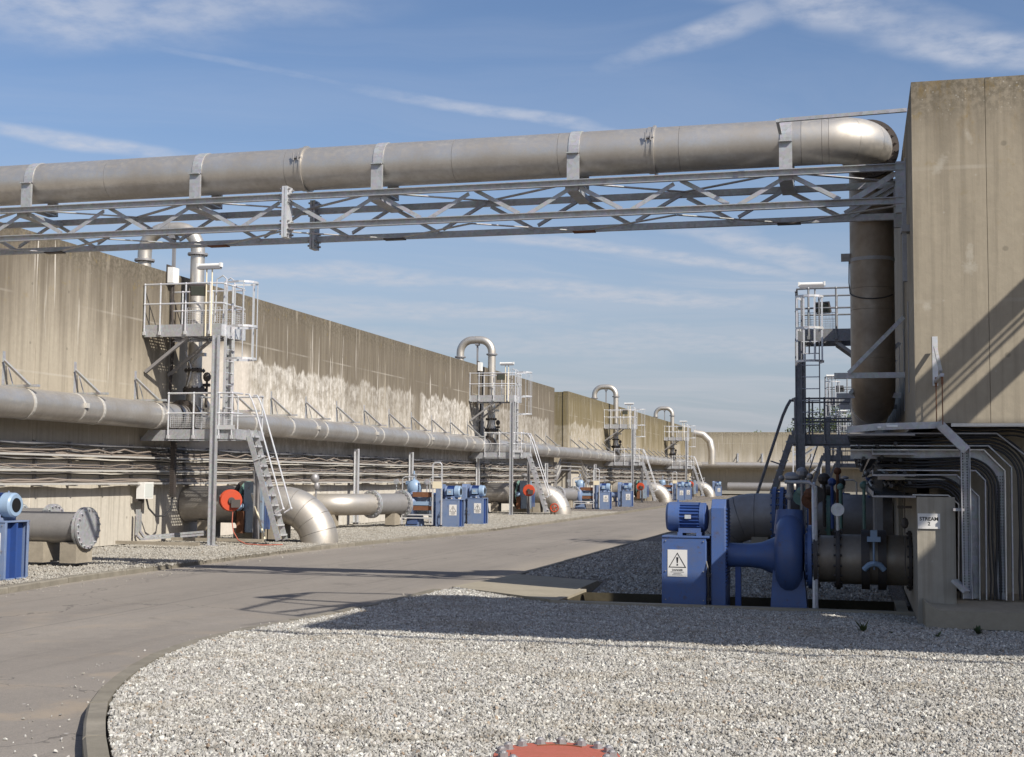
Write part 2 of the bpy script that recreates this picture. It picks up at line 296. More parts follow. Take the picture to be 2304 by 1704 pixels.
LEAF = leafmat('leaf_green', (.035, .06, .02), (.095, .12, .035)); BARK = mat('bark', (.1, .075, .05), .9)[0]

# ------------------------------------------------------------------ mesh helpers
V = Vector
def frame(d, up=(0, 0, 1)):
    d = V(d).normalized(); u = V(up)
    if abs(d.dot(u)) > .98: u = V((0, 1, 0)) if abs(d.y) < .9 else V((1, 0, 0))
    s = d.cross(u).normalized(); return d, s, s.cross(d)
class MB:
    def __init__(s): s.v = []; s.f = []
    def add(s, vs, fs):
        o = len(s.v); s.v += [tuple(v) for v in vs]; s.f += [tuple(i+o for i in f) for f in fs]; return s
    def box(s, x0, x1, y0, y1, z0, z1):
        if x0 > x1: x0, x1 = x1, x0
        if y0 > y1: y0, y1 = y1, y0
        return s.add([(x0, y0, z0), (x1, y0, z0), (x1, y1, z0), (x0, y1, z0), (x0, y0, z1), (x1, y0, z1), (x1, y1, z1), (x0, y1, z1)],
                     [(0, 3, 2, 1), (4, 5, 6, 7), (0, 1, 5, 4), (1, 2, 6, 5), (2, 3, 7, 6), (3, 0, 4, 7)])
    def sec(s, p, q, poly, up=(0, 0, 1)):
        p = V(p); q = V(q); d, a, b = frame(q-p, up); n = len(poly)
        vs = [p+a*u+b*v for u, v in poly]+[q+a*u+b*v for u, v in poly]
        return s.add(vs, [(i, i+n, (i+1) % n+n, (i+1) % n) for i in range(n)]+[tuple(range(n)), tuple(reversed(range(n, 2*n)))])
    def bar(s, p, q, w, h, up=(0, 0, 1)): return s.sec(p, q, [(-w/2, -h/2), (w/2, -h/2), (w/2, h/2), (-w/2, h/2)], up)
    def angle(s, p, q, w, t=.012, up=(0, 0, 1), fx=1, fy=1):
        P = [(0, 0), (w*fx, 0), (w*fx, t*fy), (t*fx, t*fy), (t*fx, w*fy), (0, w*fy)]
        return s.sec(p, q, P if fx*fy > 0 else P[::-1], up)
    def chan(s, p, q, w, h, t=.012, up=(0, 0, 1), fx=1):
        P = [(0, -h/2), (w*fx, -h/2), (w*fx, -h/2+t), (t*fx, -h/2+t), (t*fx, h/2-t), (w*fx, h/2-t), (w*fx, h/2), (0, h/2)]
        return s.sec(p, q, P if fx > 0 else P[::-1], up)
    def ibeam(s, p, q, w, h, t=.012, up=(0, 0, 1)):
        a, b = w/2, h/2
        return s.sec(p, q, [(-a, -b), (a, -b), (a, -b+t), (t/2, -b+t), (t/2, b-t), (a, b-t), (a, b), (-a, b), (-a, b-t), (-t/2, b-t), (-t/2, -b+t), (-a, -b+t)], up)
    def tube(s, pts, r, n=10, caps=True, closed=False, tans=None):
        pts = [V(p) for p in pts]; m = len(pts); R = r if hasattr(r, '__len__') else [r]*m
        t0 = V(tans[0]).normalized() if tans else (pts[1]-pts[0]).normalized(); _, a, b = frame(t0); vs = []; prev = t0
        for i, p in enumerate(pts):
            if closed: t = (pts[(i+1) % m]-pts[i-1])
            else: t = (pts[min(i+1, m-1)]-pts[max(i-1, 0)])
            t = t.normalized() if t.length > 1e-9 else prev
            if tans: t = V(tans[i]).normalized()
            q = prev.rotation_difference(t); a = q @ a; b = q @ b; prev = t
            vs += [p+(a*cos(2*pi*k/n)+b*sin(2*pi*k/n))*R[i] for k in range(n)]
        fs = []
        for i in range(m if closed else m-1):
            j = (i+1) % m
            for k in range(n): fs.append((i*n+k, j*n+k, j*n+(k+1) % n, i*n+(k+1) % n))
        if caps and not closed: fs += [tuple(range(n)), tuple(reversed(range((m-1)*n, m*n)))]
        # outward orientation
        fs = [f[::-1] for f in fs]
        return s.add(vs, fs)
    def cyl(s, p, q, r, n=16, r2=None): return s.tube([p, q], [r, r if r2 is None else r2], n)
    def lathe(s, p, d, prof, n=24):
        p = V(p); d = V(d).normalized(); _, a, b = frame(d); vs = []
        for t, r in prof: vs += [p+d*t+(a*cos(2*pi*k/n)+b*sin(2*pi*k/n))*max(r, 1e-4) for k in range(n)]
        m = len(prof); fs = [(i*n+k, i*n+(k+1) % n, (i+1)*n+(k+1) % n, (i+1)*n+k) for i in range(m-1) for k in range(n)]
        return s.add(vs, fs+[tuple(reversed(range(n))), tuple(range((m-1)*n, m*n))])
    def ball(s, c, r, n=10, sq=(1, 1, 1)):
        c = V(c); vs = []; m = max(4, n//2)
        for i in range(1, m):
            th = pi*i/m
            vs += [c+V((r*sq[0]*sin(th)*cos(2*pi*k/n), r*sq[1]*sin(th)*sin(2*pi*k/n), -r*sq[2]*cos(th))) for k in range(n)]
        b0 = len(vs); vs += [c-V((0, 0, r*sq[2])), c+V((0, 0, r*sq[2]))]
        fs = [(i*n+k, i*n+(k+1) % n, (i+1)*n+(k+1) % n, (i+1)*n+k) for i in range(m-2) for k in range(n)]
        fs += [(b0, (k+1) % n, k) for k in range(n)]+[(b0+1, (m-2)*n+k, (m-2)*n+(k+1) % n) for k in range(n)]
        return s.add(vs, fs)
    def flange(s, p, d, r, th, nb=12, rb=None, br=.014, bl=.05, n=28):
        p = V(p); d = V(d).normalized(); rb = rb or r*.86; _, a, b = frame(d)
        s.cyl(p-d*th/2, p+d*th/2, r, n)
        for k in range(nb):
            c = p+(a*cos(2*pi*(k+.5)/nb)+b*sin(2*pi*(k+.5)/nb))*rb
            s.cyl(c-d*(th/2+bl/2), c+d*(th/2+bl/2), br, 6)
        return s
def mesh_data(name, mb, m, mirror=False):
    me = bpy.data.meshes.new(name); vs, fs = mb.v, mb.f
    if mirror: vs = [(-x, y, z) for x, y, z in vs]; fs = [f[::-1] for f in fs]
    me.from_pydata(vs, [], fs); me.materials.append(m); me.update()
    for p in me.polygons: p.use_smooth = True
    me.set_sharp_from_angle(angle=radians(33)); return me
MIR = [False]
def part(name, mb, m, parent=None, label=None, kind=None, loc=None, bev=0):
    me = mb if isinstance(mb, bpy.types.Mesh) else mesh_data(name, mb, m, MIR[0])
    o = bpy.data.objects.new(name, me); COL.objects.link(o)
    if parent is not None: o.parent = parent
    if label: o['label'] = label
    if kind: o['kind'] = kind
    if loc: o.location = loc
    if bev:
        bm = o.modifiers.new('b', 'BEVEL'); bm.width = bev; bm.segments = 2; bm.limit_method = 'ANGLE'; bm.angle_limit = radians(50)
    return o
def thing(name, label, cat, loc=(0, 0, 0), rz=0, group=None):
    o = bpy.data.objects.new(name, None); COL.objects.link(o); o.location = loc; o.rotation_euler = (0, 0, rz); o.empty_display_size = .2
    o['label'] = label; o['category'] = cat
    if group: o['group'] = group
    return o
def tag(o, label, cat, group=None):
    o['label'] = label; o['category'] = cat
    if group: o['group'] = group
    return o
def dup(r0, loc, label, group=None, rz=None):
    def cpy(o, par):
        c = o.copy(); COL.objects.link(c)
        if par is not None: c.parent = par
        for ch in kids.get(o, []): cpy(ch, c)
        return c
    kids = {}
    st = [r0]
    for o in list(COL.objects):
        if o.parent is not None: kids.setdefault(o.parent, []).append(o)
    c = cpy(r0, None); c.location = loc; c['label'] = label
    if group: c['group'] = group
    if rz is not None: c.rotation_euler = (0, 0, rz)
    return c
def struct(name, mb, m):
    o = part(name, mb, m); o['kind'] = 'structure'; return o
def arc(c, r, a0, a1, n, ax, ay):
    c = V(c); ax = V(ax); ay = V(ay)
    return [c+(ax*cos(a0+(a1-a0)*i/n)+ay*sin(a0+(a1-a0)*i/n))*r for i in range(n+1)]
rnd = random.Random(7)
WX = -16.1     # face of the left tank wall
RX = .62       # side face of the right tank wall
RY = 15.6      # front face of the right tank

# ------------------------------------------------------------------ ground, road, kerbs
PX0, PX1, PY0, PY1 = -3.72, .42, 16.75, 18.25     # pump pit
g_ = MB()
def rect(mb, x0, x1, y0, y1, z): mb.add([(x0, y0, z), (x1, y0, z), (x1, y1, z), (x0, y1, z)], [(0, 1, 2, 3)])
for a in ((-900, PX0, -600, 1500), (PX1, 900, -600, 1500), (PX0, PX1, -600, PY0), (PX0, PX1, PY1, 1500)): rect(g_, *a, -.115)
struct('ground', g_, simple_concrete('bare_ground', (.26, .23, .18), .8))
pt = MB()
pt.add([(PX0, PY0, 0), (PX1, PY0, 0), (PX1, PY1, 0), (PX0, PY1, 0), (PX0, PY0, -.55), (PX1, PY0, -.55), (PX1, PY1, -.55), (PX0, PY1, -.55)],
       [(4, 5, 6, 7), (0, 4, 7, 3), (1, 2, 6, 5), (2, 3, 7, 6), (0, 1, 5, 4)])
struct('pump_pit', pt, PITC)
LK = [(-11.2, -10), (-11.4, 10), (-11.62, 16.3), (-11.9, 18.5), (-12.0, 22), (-12.02, 26.6), (-11.8, 30), (-11.5, 33), (-11.1, 38), (-10.95, 48), (-10.9, 60), (-10.8, 128)]
RK = [(-3.2, 5.2), (-3.75, 6.0), (-4.25, 6.74), (-4.57, 7.22), (-4.89, 7.73), (-5.24, 8.33), (-5.52, 8.92), (-5.85, 9.75), (-6.13, 10.7), (-6.27, 11.6), (-6.28, 12.6), (-6.16, 13.7), (-6.02, 14.8), (-5.93, 16.3), (-5.9, 17.6), (-5.88, 18.5)]
rd = MB()
rect(rd, -16.0, 12, -30, 5.0, -.105)
pl_ = [(-11.9, 5.0), (-3.0, 5.0)]+RK+[(-5.75, 20.5), (-5.7, 130), (12, 130), (12, 133), (-16, 133), (-16, 130)]+LK[::-1][:-1]
rd.add([(x, y, -.105) for x, y in pl_[1:]], [tuple(range(len(pl_)-1))])
struct('road', rd, ASPH)
def offs(pts, d):
    out = []
    for i, p in enumerate(pts):
        a = V(pts[max(i-1, 0)]); b = V(pts[min(i+1, len(pts)-1)]); t = (b-a).normalized(); out.append((p[0]-t.y*d, p[1]+t.x*d))
    return out
def resample(pts, step, y_max):
    P = [V(p) for p in pts]; out = [P[0]]; i = 0; cur = P[0].copy()
    while i < len(P)-1:
        d = P[i+1]-cur
        if d.length < step-1e-6 and i+1 < len(P)-1:
            rem = step-d.length; nxt = P[i+1]; i += 1
            while (P[i+1]-nxt).length < rem and i+1 < len(P)-1: rem -= (P[i+1]-nxt).length; nxt = P[i+1]; i += 1
            cur = nxt+(P[i+1]-nxt).normalized()*rem
        elif d.length >= step: cur = cur+d.normalized()*step
        else: break
        if cur.y > y_max: break
        out.append(cur.copy())
    return out
def kerb(pts, side, wid, h, ymax, step=.915, far=None):
    root = bpy.data.objects.new('kerb', None); COL.objects.link(root); root['kind'] = 'structure'
    R = resample(pts, step, ymax)
    for a, b in zip(R[:-1], R[1:]):
        t = (b-a).normalized(); nrm = V((-t.y, t.x))*side; ga = a+t*.009; gb = b-t*.009; j = rnd.uniform(-.004, .004)
        mb = MB(); c = .018
        A = [(0, -.105), (0, h-.11-c+j), (c, h-.11+j), (wid, h-.11+j), (wid, -.105)]
        vs = [(ga.x+nrm.x*u, ga.y+nrm.y*u, z) for u, z in A]+[(gb.x+nrm.x*u, gb.y+nrm.y*u, z) for u, z in A]
        fs = [(i, (i+1) % 5, (i+1) % 5+5, i+5) for i in range(5)]+[(4, 3, 2, 1, 0), (5, 6, 7, 8, 9)]
        if side > 0: fs = [f[::-1] for f in fs]
        mb.add(vs, fs); part('kerb_stone', mb, KERB, root)
    if far: part('kerb_run', MB().sec((far[0]+side*-wid/2, R[-1].y+.01, h/2-.11), (far[0]+side*-wid/2, far[1], h/2-.11), [(-wid/2, -h/2+.004), (wid/2, -h/2+.004), (wid/2, h/2), (-wid/2, h/2)]), KERB, root)
    return root
kerb(LK[1:], 1, .14, .10, 62, far=(-10.89+.0, 128))
kerb(RK, -1, .135, .11, 40, .62)
kerb([(-5.75, 21.4), (-5.7, 60)], -1, .13, .05, 58)
# concrete slab beside the pit
sl = MB(); sl.add([(-5.74, 18.5, .0), (-3.84, 16.7, .03), (-3.84, 18.3, .03), (-4.0, 20.6, -.02), (-5.64, 21.9, -.05), (-5.74, 18.5, -.11), (-3.84, 16.7, -.11), (-3.84, 18.3, -.11), (-4.0, 21.0, -.11), (-5.64, 21.6, -.11)],
          [(0, 1, 2, 3, 4), (0, 5, 6, 1), (1, 6, 7, 2), (2, 7, 8, 3), (3, 8, 9, 4), (4, 9, 5, 0)])
struct('concrete_slab', sl, SLAB)
rim = MB(); rim.box(PX0, PX1+.5, PY0-.14, PY0-.002, -.1, .022); rim.box(PX0-.118, PX0-.002, PY0-.14, PY1+.1, -.1, .034); rim.box(PX1+.002, PX1+.14, PY0, PY1+.1, -.1, .01); rim.box(PX0, PX1, PY1+.002, PY1+.1, -.1, -.03)
struct('pit_kerb', rim, SLAB)
# gravel beds (base sheets the stones lie on)
def bed(name, poly, z, m):
    n = len(poly); mb = MB(); mb.add([(x, y, z) for x, y in poly]+[(x, y, -.12) for x, y in poly], [tuple(range(n))]+[(i, i+n, (i+1) % n+n, (i+1) % n) for i in range(n)])
    return struct(name, mb, m)
inner = offs(RK, -.155)
islandp = [(12, 5.0), (12, PY0-.15), (PX0-.13, PY0-.15), (-5.66, 18.45)]+inner[::-1][1:]
islandp = islandp[::-1]
bed('gravel_ground', islandp, -.022, GBED)
bed('gravel_ground', [(RX, PY1+.12), (RX, 130), (-5.56, 130), (-5.56, 21.65), (-3.98, 21.05), (-3.7, PY1+.12)], -.06, GBEDF)
lk2 = offs(LK, .145)
bed('gravel_ground', [(WX, 128)]+[(WX, -10)]+lk2, -.03, GBEDF)

# gravel stones ------------------------------------------------------
def gravel(name, poly, z, dens, size, seed, label, hump=0):
    n = len(poly); me = bpy.data.meshes.new(name); me.from_pydata([(x, y, z) for x, y in poly], [], [tuple(range(n))]); me.update()
    o = bpy.data.objects.new(name, me); COL.objects.link(o); o['kind'] = 'stuff'; o['label'] = label; o['category'] = 'gravel'
    ng = bpy.data.node_groups.new(name, 'GeometryNodeTree')
    ng.interface.new_socket('Geometry', in_out='INPUT', socket_type='NodeSocketGeometry'); ng.interface.new_socket('Geometry', in_out='OUTPUT', socket_type='NodeSocketGeometry')
    G = N(ng); gi = G.new('NodeGroupInput'); go = G.new('NodeGroupOutput')
    dp = G.new('GeometryNodeDistributePointsOnFaces'); G.l.new(gi.outputs[0], dp.inputs['Mesh']); dp.inputs['Density'].default_value = dens; dp.inputs['Seed'].default_value = seed
    def rv(lo, hi, sd, t='FLOAT'):
        r = G.new('FunctionNodeRandomValue', data_type=t); r.inputs['Seed'].default_value = sd
        i = 0 if t == 'FLOAT_VECTOR' else 2
        r.inputs[i].default_value = lo; r.inputs[i+1].default_value = hi
        return r.outputs[0 if t == 'FLOAT_VECTOR' else 1]
    sp = G.new('GeometryNodeSetPosition'); G.l.new(dp.outputs[0], sp.inputs[0]); 
    off = G.new('ShaderNodeCombineXYZ'); 
    pn = G.new('GeometryNodeInputPosition').outputs[0]
    lf = G.noise(pn, 1.4, 3, .5); hz = G.math('ADD', rv(-size*.35, size*.55, seed+1), G.math('MULTIPLY', G.math('SUBTRACT', lf, .5), hump))
    G.l.new(hz, off.inputs[2]); G.l.new(off.outputs[0], sp.inputs['Offset'])
    icos = []
    gt = G.new('GeometryNodeGeometryToInstance')
    for k in range(3):
        ic = G.new('GeometryNodeMeshIcoSphere'); ic.inputs['Radius'].default_value = 1; ic.inputs['Subdivisions'].default_value = 1
        ps = G.new('GeometryNodeSetPosition'); G.l.new(ic.outputs[0], ps.inputs[0]); r = rv((-.3,)*3, (.3,)*3, seed+20+k, 'FLOAT_VECTOR'); G.l.new(r, ps.inputs['Offset'])
        sm = G.new('GeometryNodeSetMaterial'); G.l.new(ps.outputs[0], sm.inputs[0]); sm.inputs['Material'].default_value = STONE
        G.l.new(sm.outputs[0], gt.inputs[0])
    ip = G.new('GeometryNodeInstanceOnPoints'); G.l.new(sp.outputs[0], ip.inputs['Points']); G.l.new(gt.outputs[0], ip.inputs['Instance']); ip.inputs['Pick Instance'].default_value = True
    G.l.new(rv((0, 0, 0), (6.28, 6.28, 6.28), seed+2, 'FLOAT_VECTOR'), ip.inputs['Rotation'])
    sc = G.vmath('MULTIPLY', rv((size*.42, size*.34, size*.28), (size*.85, size*.62, size*.5), seed+3, 'FLOAT_VECTOR'), (1, 1, 1))
    pw = G.math('ADD', .62, G.math('MULTIPLY', G.math('POWER', rv(0, 1, seed+5), 3.0), 1.15)); vs_ = G.new('ShaderNodeVectorMath', operation='SCALE'); G.l.new(sc, vs_.inputs[0]); G.l.new(pw, vs_.inputs['Scale'])
    G.l.new(vs_.outputs[0], ip.inputs['Scale'])
    st = G.new('GeometryNodeStoreNamedAttribute', data_type='FLOAT', domain='INSTANCE'); st.inputs['Name'].default_value = 'tone'
    G.l.new(ip.outputs[0], st.inputs[0]); G.l.new(rv(0, 1, seed+4), st.inputs['Value'])
    G.l.new(st.outputs[0], go.inputs[0])
    md = o.modifiers.new('stones', 'NODES'); md.node_group = ng
    return o
near = [p for p in inner if True]
isl = [(3.2, 6.0), (3.2, 15.4), (.9, 15.5), (.5, PY0-.15), (PX0-.12, PY0-.15), (-5.63, 18.42)]+inner[::-1][1:-1]
gravel('gravel', isl[::-1], -.014, 5200, .0185, 3, 'pale angular gravel filling the kerbed bed in the foreground', .07)
gravel('gravel', [(-11.95, 14), (-11.95, 28), (-11.5, 34), (-11, 40), (-10.9, 62), (WX, 62), (WX, 14)], -.026, 900, .022, 43, 'pale gravel strip between left kerb and tank wall', .02)
gravel('gravel', [(.4, PY1+.15), (.4, 34), (-5.5, 34), (-5.5, 21.8), (-3.9, 21.2), (-3.6, PY1+.15)], -.055, 620, .030, 83, 'shaded gravel beyond the pump pit beside right tank', .02)

lo, li = [(-11.93, 14), (-11.98, 22), (-12.0, 26.6), (-11.7, 30), (-11.0, 38)], None
gravel('gravel', [(p[0]+.75, p[1]) for p in lo]+lo[::-1], -.100, 26, .016, 143, 'stray stones scattered on the road along the left kerb')
ro = RK[2:]
gravel('gravel', ro+offs(ro, .5)[::-1], -.100, 30, .016, 163, 'stray stones scattered on the road along the curved kerb')
# ------------------------------------------------------------------ tank walls
def tank(name, label, faceX, y0, y1, h, m, depth, joints, side=1, front=True, zlow=0):
    """concrete tank; its road-side face is built of poured panels with recessed joints"""
    t = thing(name, label, 'concrete tank', (0, 0, 0))
    s = -1 if side > 0 else 1          # direction into the tank
    core = MB(); core.box(faceX+s*.06, faceX+s*depth, y0+.05, y1-.05, 0, h-.03); part('tank_body', core, m, t)
    ys = [y0]+joints+[y1]
    for a, b in zip(ys[:-1], ys[1:]):
        mb = MB(); mb.box(faceX, faceX+s*.3, a+.006, b-.006, zlow, h); part('wall_panel', mb, m, t)
    return t
jl = [y for y in [5+2.52*i for i in range(1, 30)] if y < 69]
# joints seen at 23.3 and 25.85
jl = [round(23.3-2.55*k, 2) for k in range(6, -1, -1)]+[round(23.3+2.55*k, 2) for k in range(1, 19) if 23.3+2.55*k < 69.5]
TL = tank('concrete_tank', 'long stained concrete tank wall on the left behind the near steel tower', WX, 6, 70.4, 6.45, CW, 26, jl)
jf = [73.9+2.55*k for k in range(1, 23)]
TF = tank('concrete_tank', 'ochre-stained concrete tank beyond the gap, farther along the left row', WX, 73.9, 131, 6.5, CW2, 26, jf)
# right tank: overhanging upper wall, recessed lower wall on the front
TR = thing('concrete_tank', 'tall concrete tank at right whose corner holds the pipe bridge', 'concrete tank')
mb = MB(); mb.box(RX+.06, 30, RY+.06, 130, 2.24, 6.14); part('tank_body', mb, CWR, TR)
mb = MB(); mb.box(RX+.5, 30, RY+.75, 129, 0, 2.235); part('lower_wall', mb, CWR, TR)
for k in range(8):
    mb = MB(); a = RX+.007+2.44*k if k else RX; b = RX-.007+2.44*(k+1)
    if k == 0: b = 1.42
    else: a = 1.425+2.44*(k-1); b = a+2.435
    mb.box(a, b, RY, RY+.25, 2.24, 6.17); part('wall_panel', mb, CWR, TR)
ys = [RY+.252]+[18+2.5*k for k in range(45)]+[130]
for a, b in zip(ys[:-1], ys[1:]):
    mb = MB(); mb.box(RX, RX+.3, a+.006, b-.006, .0 if a > 20.6 else 2.24, 6.17); part('wall_panel', mb, CWR, TR)
mb = MB(); mb.box(RX, 1.03, RY+.0, RY+.46, -.02, 1.41)
part('corner_pier', mb, CWR, TR); 
mb = MB(); mb.box(RX, RX+.28, RY+.462, 20.5, 0, 1.41); part('side_wall', mb, CWR, TR)
mb = MB(); mb.box(1.0, 12, RY-.015, RY+.05, 2.2, 2.237); part('drip_edge', mb, TRAYW, TR)
mb = MB(); mb.add([(RX+.06, RY-.35, .0), (RX+.2, RY-.42, 0), (12, RY-.42, 0), (12, RY+.8, 0), (RX+.03, RY+.8, 0),
                   (RX+.06, RY-.35, .27), (RX+.2, RY-.42, .19), (12, RY-.42, .19), (12, RY+.8, .26), (RX+.03, RY+.8, .31)],
                  [(5, 6, 7, 8, 9), (0, 1, 6, 5), (1, 2, 7, 6), (4, 0, 5, 9), (2, 3, 8, 7)])
part('plinth', mb, SLAB, TR)
# back tank
BY = 137.0
TB = thing('concrete_tank', 'low-looking concrete tank closing the far end of the road', 'concrete tank')
mb = MB(); mb.box(-60, 60, BY+.05, BY+25, 0, 6.25); part('tank_body', mb, CWB, TB)
xs = [-60+2.5*k for k in range(49)]
for a, b in zip(xs[:-1], xs[1:]):
    if a < -24: continue
    mb = MB(); mb.box(a+.007, b-.007, BY-.9, BY+.2, 2.5, 6.3); part('wall_panel', mb, CWB, TB)
# ------------------------------------------------------------------ wall pipes with strap brackets
def wall_pipe(label, sx, xw, ys, ye, zc, r, brk, welds, xc, mirror=False, clamps=(), m=PIPE):
    """a header pipe along Y; sx=+1: wall is on its -X side"""
    t = thing('header_pipe', label, 'pipe', (xw, ys, 0)); L = ye-ys; xc = xc
    cuts = [0]+[w_-ys for w_ in welds if ys < w_ < ye]+[L]
    for a, b in zip(cuts[:-1], cuts[1:]):
        mb = MB(); mb.tube([(sx*xc, a+.003, zc), (sx*xc, b-.003, zc)], r, 32); part('pipe_section', mb, m, t)
    me = None
    for yb in brk:
        mb = MB()   # triangulated wall bracket
        mb.chan((sx*.005, yb-ys, zc-.12), (sx*.005, yb-ys, zc+1.02), .05, .09, .01, up=(0, 1, 0), fx=sx)
        mb.angle((sx*.06, yb-ys-.03, zc+.86), (sx*.66, yb-ys-.03, zc+r+.05), .065, .01, up=(0, -1, 0))
        mb.bar((sx*.02, yb-ys, zc+r+.035), (sx*.80, yb-ys, zc+r+.035), .09, .045)
        mb.bar((sx*.06, yb-ys+.035, zc+.80), (sx*.2, yb-ys+.035, zc+r+.04), .03, .008)
        if me is None: me = mesh_data('bracket', mb, GALV); base = yb-ys
        o = part('bracket', me, GALV, t); o.location = (0, yb-ys-base, 0)
    me = None
    for yb in brk:
        if me is None:
            mb = MB(); n = 24; rr = r+.006
            for i in range(n):
                a0 = 2*pi*i/n; a1 = 2*pi*(i+1)/n
                p = V((sx*xc+rr*cos(a0), 0, zc+rr*sin(a0))); q = V((sx*xc+rr*cos(a1), 0, zc+rr*sin(a1)))
                mb.bar(p, q, .07, .012, up=((p+q)/2-V((sx*xc, 0, zc))))
            mb.box(sx*xc-.03, sx*xc+.03, -.03, .03, zc+r, zc+r+.03)
            me = mesh_data('strap', mb, TRAYW)
        o = part('strap', me, TRAYW, t); o.location = (0, yb-ys, 0)
    for c in clamps:
        mb = MB(); rr = r+.008
        mb.lathe((sx*xc, c-ys-.03, zc), (0, 1, 0), [(0, r-.01), (0, rr), (.05, rr), (.05, r-.01)], 32)
        mb.box(sx*(xc+rr-.03), sx*(xc+rr+.045), c-ys-.05, c-ys+.06, zc+.0, zc+.10)
        part('clamp', mb, TRAYW, t)
    return t
bl = [19.86+2.425*k for k in range(21)]
bl = [b for b in bl if abs(b-29.5) > .6]
wall_pipe('grey header pipe strapped along the near left tank wall', 1, WX, 8, 72.2, 2.93, .305, bl, [21, 28.2, 33.5, 40, 46.2, 52.5, 58, 64], .44, clamps=[24.0, 36.1, 41, 46.9, 52.4, 60, 66])
wall_pipe('grey header pipe continuing along the farther ochre-stained tank', 1, WX, 72.21, 134, 2.93, .305, [74.5+2.425*k for k in range(23)], [78, 84, 90, 96, 104, 112, 120], .44, clamps=[80, 95, 105])
wall_pipe('shaded header pipe along the side of the right tank', -1, RX, 19.93, 128, 2.72, .30, [24+2.43*k for k in range(30)], [26, 32, 40], .44)
# back wall pipe
t = thing('header_pipe', 'pipe strapped across the far end tank wall', 'pipe', (0, BY-.9, 0))
mb = MB(); mb.tube([(-15.6, -.44, 2.95), (40, -.44, 2.95)], .32, 20); part('pipe_section', mb, PIPE, t)
for k in range(12):
    x = -14.4+2.45*k; mb = MB(); mb.bar((x, -.03, 3.2), (x, -.03, 4.15), .16, .07, up=(0, 1, 0)); mb.bar((x, -.06, 4.0), (x, -.72, 3.32), .08, .05); mb.bar((x, 0, 3.3), (x, -.75, 3.3), .09, .05)
    part('bracket', mb, GALV, t)

# ------------------------------------------------------------------ cable trays on the left wall
def sag(y0, y1, x, z, amp, per, ph, step=.55):
    pts = []; n = int((y1-y0)/step)
    for i in range(n+1):
        y = y0+(y1-y0)*i/n; u = (y+ph) % per/per
        pts.append((x+.02*sin(y*1.3+ph), y, z-amp*4*u*(1-u)+.012*sin(y*2.1+ph*3)))
    return pts
def trays(label, y0, y1, full=True):
    t = thing('cable_rack', label, 'cable rack', (WX, y0, 0)); L = y1-y0
    for k, (zt, zb) in enumerate(((2.22, 1.95), (1.91, 1.64), (1.62, 1.36))):
        mb = MB()
        mb.box(.10, .13, 0, L, zt-.05, zt); part('tray_rail', mb, STEEL if k == 0 else TRAYW, t)
        mb = MB(); mb.box(.10, .26, 0, L, zb-.012, zb); mb.box(.255, .265, 0, L, zb-.012, zb+.03); part('tray_rail', mb, TRAYW, t)
        mb = MB(); mb.box(.015, .03, 0, L, zb+.02, zt-.06); part('back_plate', mb, PALE, t)
    mb = MB(); y = .3
    while y < L: mb.box(.005, .10, y, y+.05, 1.33, 2.25); mb.box(.1, .27, y, y+.04, 1.325, 1.347); y += 1.22
    part('tray_support', mb, STEEL, t)
    sp = [(2.17, .10, 2.4, .2, .022, CABLE), (2.15, .13, 2.44, .9, .024, CABLE), (2.13, .09, 1.22, .4, .02, CABLEB), (2.10, .12, 2.44, 1.3, .02, CABLE), (2.02, .03, 1.22, .1, .024, CABLEB), (2.0, .05, 2.4, .8, .018, CABLE),
          (2.185, .02, 2.4, .2, .018, CABLE), (1.985, .02, 1.2, .6, .02, CABLEB),
          (1.90, .015, 1.22, .1, .016, CABLEW), (1.875, .012, 1.22, .3, .016, CABLE), (1.80, .05, 1.22, .5, .014, CABLEB), (1.74, .05, 1.22, .0, .016, CABLEB), (1.70, .03, 1.22, .3, .022, CABLEB), (1.675, .02, 1.22, .2, .016, CABLE),
          (1.60, .015, 1.22, .3, .016, CABLEW), (1.57, .01, 1.22, .2, .012, CABLE), (1.47, .03, 1.22, .7, .024, CABLEB), (1.43, .02, 1.22, .2, .024, CABLEB), (1.40, .02, 1.22, .9, .02, CABLEB), (1.45, .04, 2.4, .2, .014, CABLE)]
    for i, (z, a, per, ph, r, m) in enumerate(sp):
        mb = MB(); mb.tube([(x, y-y0, zz) for x, y, zz in sag(y0+.02, y1-.02, .17+.02*(i % 3), z, a, per, ph)], r, 6); part('cable', mb, m, t)
    return t
trays('three-tier cable rack with drooping black cables along the near left wall', 12, 69.6)
t = trays('cable rack along the lower wall of the farther ochre-stained tank', 79.5, 128)
# hump of cables over the gap between the two tanks
t = thing('cable_tray', 'raised cable tray bridging the gap between the two left tanks', 'cable tray', (WX, 69.6, 0))
for k in range(4):
    z = 1.45+.2*k; mb = MB(); pts = [(.15, 0, z), (.15, .8, z), (.15, 1.8, z+.55), (.15, 7.2, z+.55), (.15, 8.6, z-.05), (.15, 9.9, z-.05)]
    for a, b in zip(pts[:-1], pts[1:]): mb.bar(a, b, .09, .05)
    part('tray_rail', mb, TRAYW if k % 2 else STEEL, t)
mb = MB(); [mb.box(.02, .2, y, y+.1, 0, 2.4) for y in (.6, 4.2, 8.8)]; part('support_leg', mb, STEEL, t)
